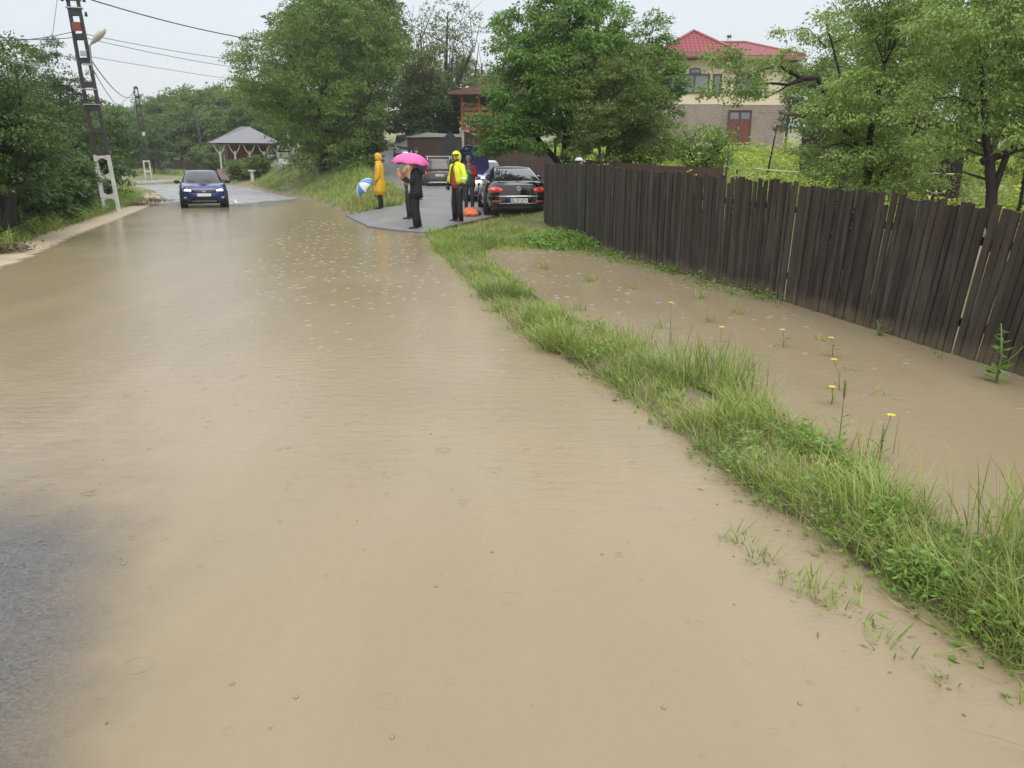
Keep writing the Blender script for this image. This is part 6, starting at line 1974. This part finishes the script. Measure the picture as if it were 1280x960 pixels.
# --- person behind the plank fence, only the cap shows
y_ = 19.3; p = at(722, 210, y_)
loc = Vector((p.x, y_, gz(p.x, y_)))
top = at(720, 198.5, y_).z
P = person('person behind the plank fence of whom only a white cap and dark hair show', loc, -70, (top - loc.z) * 1.0, {-1: DOWN(-1), 1: DOWN(1)})
m = MB(); m.loft([ell((0, 0, z), a, b) for z, a, b in ((1.51, .07, .07), (1.46, .15, .10), (1.40, .195, .125), (1.2, .195, .14), (.95, .20, .145))]); sleeves(m, P, .066, .05); m.build('jacket', cloth('grey_jacket', (.10, .11, .12)), P['o'])
trousers(P, dk, (.09, .07, .06)); shoes(P, M['black'])
hair(P, M['hair_dark'], cut=lambda d: (d.y > .25 and d.z < .4) or d.z < -.7)
cp = shell(P['hc'] + Vector((0, -.002, .03)), (.097, .114, .105), P['M3'], lambda d: d.z < .1)
cp.tube([P['hc'] + P['M3'] @ Vector((-.06, .10, .045)), P['hc'] + P['M3'] @ Vector((0, .16, .03)), P['hc'] + P['M3'] @ Vector((.06, .10, .045))], [.01, .022, .01], 6)
cp.build('cap', cloth('white_cap', (.62, .65, .68)), P['o'])

# --- blue and white umbrella left on the grass
uw, ub = simple('white_canopy', (.66, .68, .68), .5), simple('sky_blue_canopy', (.07, .24, .52), .5)
ap_ = at(449, 229, 27.0); ap_.z = max(ap_.z, gz(ap_.x, 27.0) + .30)
umbrella('beach_umbrella', 'open umbrella with white and blue panels lying on the grass bank', ap_, (-.72, -.30, .62), .40, .27, [uw, ub], .62)

# --- orange bag on the asphalt
loc = Vector((-1.22, 23.1, gz(-1.22, 23.1) + .02))
o = thing('orange_bag', 'crumpled orange carrier bag lying at the feet of the person in red', 'bag', loc)
m = MB(); q = random.Random(3); rg = []
for z, a, b in ((.0, .20, .12), (.05, .235, .15), (.12, .21, .13), (.18, .15, .08), (.22, .11, .035)):
    rg.append([(x * q.uniform(.82, 1.15), y * q.uniform(.8, 1.2), z * q.uniform(.8, 1.2) + (.02 * q.random() if z else 0)) for x, y, _ in ell((0, 0, 0), a, b, 16)])
m.loft(rg, smooth=False); m.build('body', simple('orange_plastic', (.70, .16, .04), .4, .2, 12), o)
for sd in (-1, 1):
    m = MB(); m.tube([(sd * .07 - .05, .0, .19), (sd * .09, .01, .29), (sd * .07 + .05, -.01, .20)], .009, 6); m.build('handle', simple('orange_handle', (.62, .13, .03), .4), o)
m = MB()
m.loft([[(x * q.uniform(.85, 1.1) + .14, y * q.uniform(.85, 1.1) + .28, z) for x, y, _ in ell((0, 0, 0), a, b, 14)] for z, a, b in ((0, .16, .1), (.07, .18, .11), (.13, .12, .07), (.15, .03, .02))], smooth=False)
tag(m.build('dark_bag', M['black'], None), 'small dark bag standing behind the orange carrier bag', 'bag').location = loc
# ------------------------------------------------------------------ rain haze, sky, sun, camera
hm = bpy.data.materials.new('rain_haze'); hm.use_nodes = True
hm.node_tree.nodes.remove(hm.node_tree.nodes['Principled BSDF'])
pv = hm.node_tree.nodes.new('ShaderNodeVolumePrincipled')
pv.inputs['Color'].default_value = (.93, .95, .97, 1); pv.inputs['Density'].default_value = .0006; pv.inputs['Anisotropy'].default_value = .2
hm.node_tree.links.new(pv.outputs[0], hm.node_tree.nodes['Material Output'].inputs['Volume'])
m = MB(); m.box((0, 253, 16), (524, 540, 40))
tag(m.build('haze', hm), 'thin pale rain haze hanging over the whole place', 'haze', kind='stuff')
w = bpy.data.worlds.new('World'); scene.world = w; w.use_nodes = True
n, l = w.node_tree.nodes, w.node_tree.links
bg = n['Background']; wo = n['World Output']
sky = n.new('ShaderNodeTexSky'); sky.sky_type = 'NISHITA'; sky.sun_disc = False
SE, SR = R(58), R(20)
sky.sun_elevation = SE; sky.sun_rotation = SR; sky.dust_density = 4; sky.air_density = 1.2
l.new(sky.outputs[0], bg.inputs[0]); bg.inputs[1].default_value = .05
# the closed rain cloud deck: paler towards the zenith, nearly even at the horizon
tc = n.new('ShaderNodeTexCoord'); sx = n.new('ShaderNodeSeparateXYZ'); l.new(tc.outputs['Generated'], sx.inputs[0])
mr = n.new('ShaderNodeValToRGB'); l.new(sx.outputs[2], mr.inputs[0])
cr = mr.color_ramp; cr.elements[0].position = 0; cr.elements[0].color = (.70, .715, .735, 1)
cr.elements[1].position = 1; cr.elements[1].color = (1, 1, 1, 1)
for p_, c_ in ((.12, (.66, .68, .71, 1)), (.22, (.68, .695, .715, 1)), (.5, (.89, .90, .91, 1))):
    e = cr.elements.new(p_); e.color = c_
nz = n.new('ShaderNodeTexNoise'); nz.inputs['Scale'].default_value = 1.6; nz.inputs['Detail'].default_value = 5; l.new(tc.outputs['Generated'], nz.inputs[0])
nm = n.new('ShaderNodeMapRange'); l.new(nz.outputs[0], nm.inputs[0]); nm.inputs[1].default_value = .3; nm.inputs[2].default_value = .7; nm.inputs[3].default_value = .95; nm.inputs[4].default_value = 1.05
mx = n.new('ShaderNodeMix'); mx.data_type = 'RGBA'; mx.blend_type = 'MULTIPLY'; mx.inputs[0].default_value = 1; l.new(mr.outputs[0], mx.inputs[6]); l.new(nm.outputs[0], mx.inputs[7])
st = n.new('ShaderNodeMapRange'); l.new(sx.outputs[2], st.inputs[0]); st.inputs[1].default_value = .2; st.inputs[2].default_value = .9; st.inputs[3].default_value = 1.03; st.inputs[4].default_value = 1.8
bg2 = n.new('ShaderNodeBackground'); l.new(mx.outputs[2], bg2.inputs[0]); l.new(st.outputs[0], bg2.inputs[1])
ad = n.new('ShaderNodeAddShader'); l.new(bg.outputs[0], ad.inputs[0]); l.new(bg2.outputs[0], ad.inputs[1]); l.new(ad.outputs[0], wo.inputs[0])

sd = bpy.data.lights.new('sun', 'SUN'); sd.energy = .9; sd.angle = R(40); sd.color = (1, .97, .93)
so = bpy.data.objects.new('sun', sd); COL.objects.link(so)
az = SR
dirv = Vector((math.sin(az) * math.cos(SE), math.cos(az) * math.cos(SE) * -1, math.sin(SE)))
so.rotation_euler = dirv.to_track_quat('Z', 'Y').to_euler()
sky.sun_rotation = math.atan2(dirv.x, dirv.y)

cd = bpy.data.cameras.new('camera'); cam = bpy.data.objects.new('camera', cd); COL.objects.link(cam)
cam.location = (0, 0, EYE); cam.rotation_euler = (R(90) - PITCH, 0, 0)
cd.sensor_width = 36; cd.lens = 36 * FOC / 1280; cd.clip_start = .05; cd.clip_end = 2000
scene.camera = cam
scene.view_settings.view_transform = 'Standard'; scene.view_settings.look = 'None'
scene.view_settings.exposure = 0; scene.view_settings.gamma = 1
scene.cycles.use_denoising = True
scene.cycles.max_bounces = 6; scene.cycles.diffuse_bounces = 3; scene.cycles.glossy_bounces = 3; scene.cycles.transparent_max_bounces = 12; scene.cycles.transmission_bounces = 3
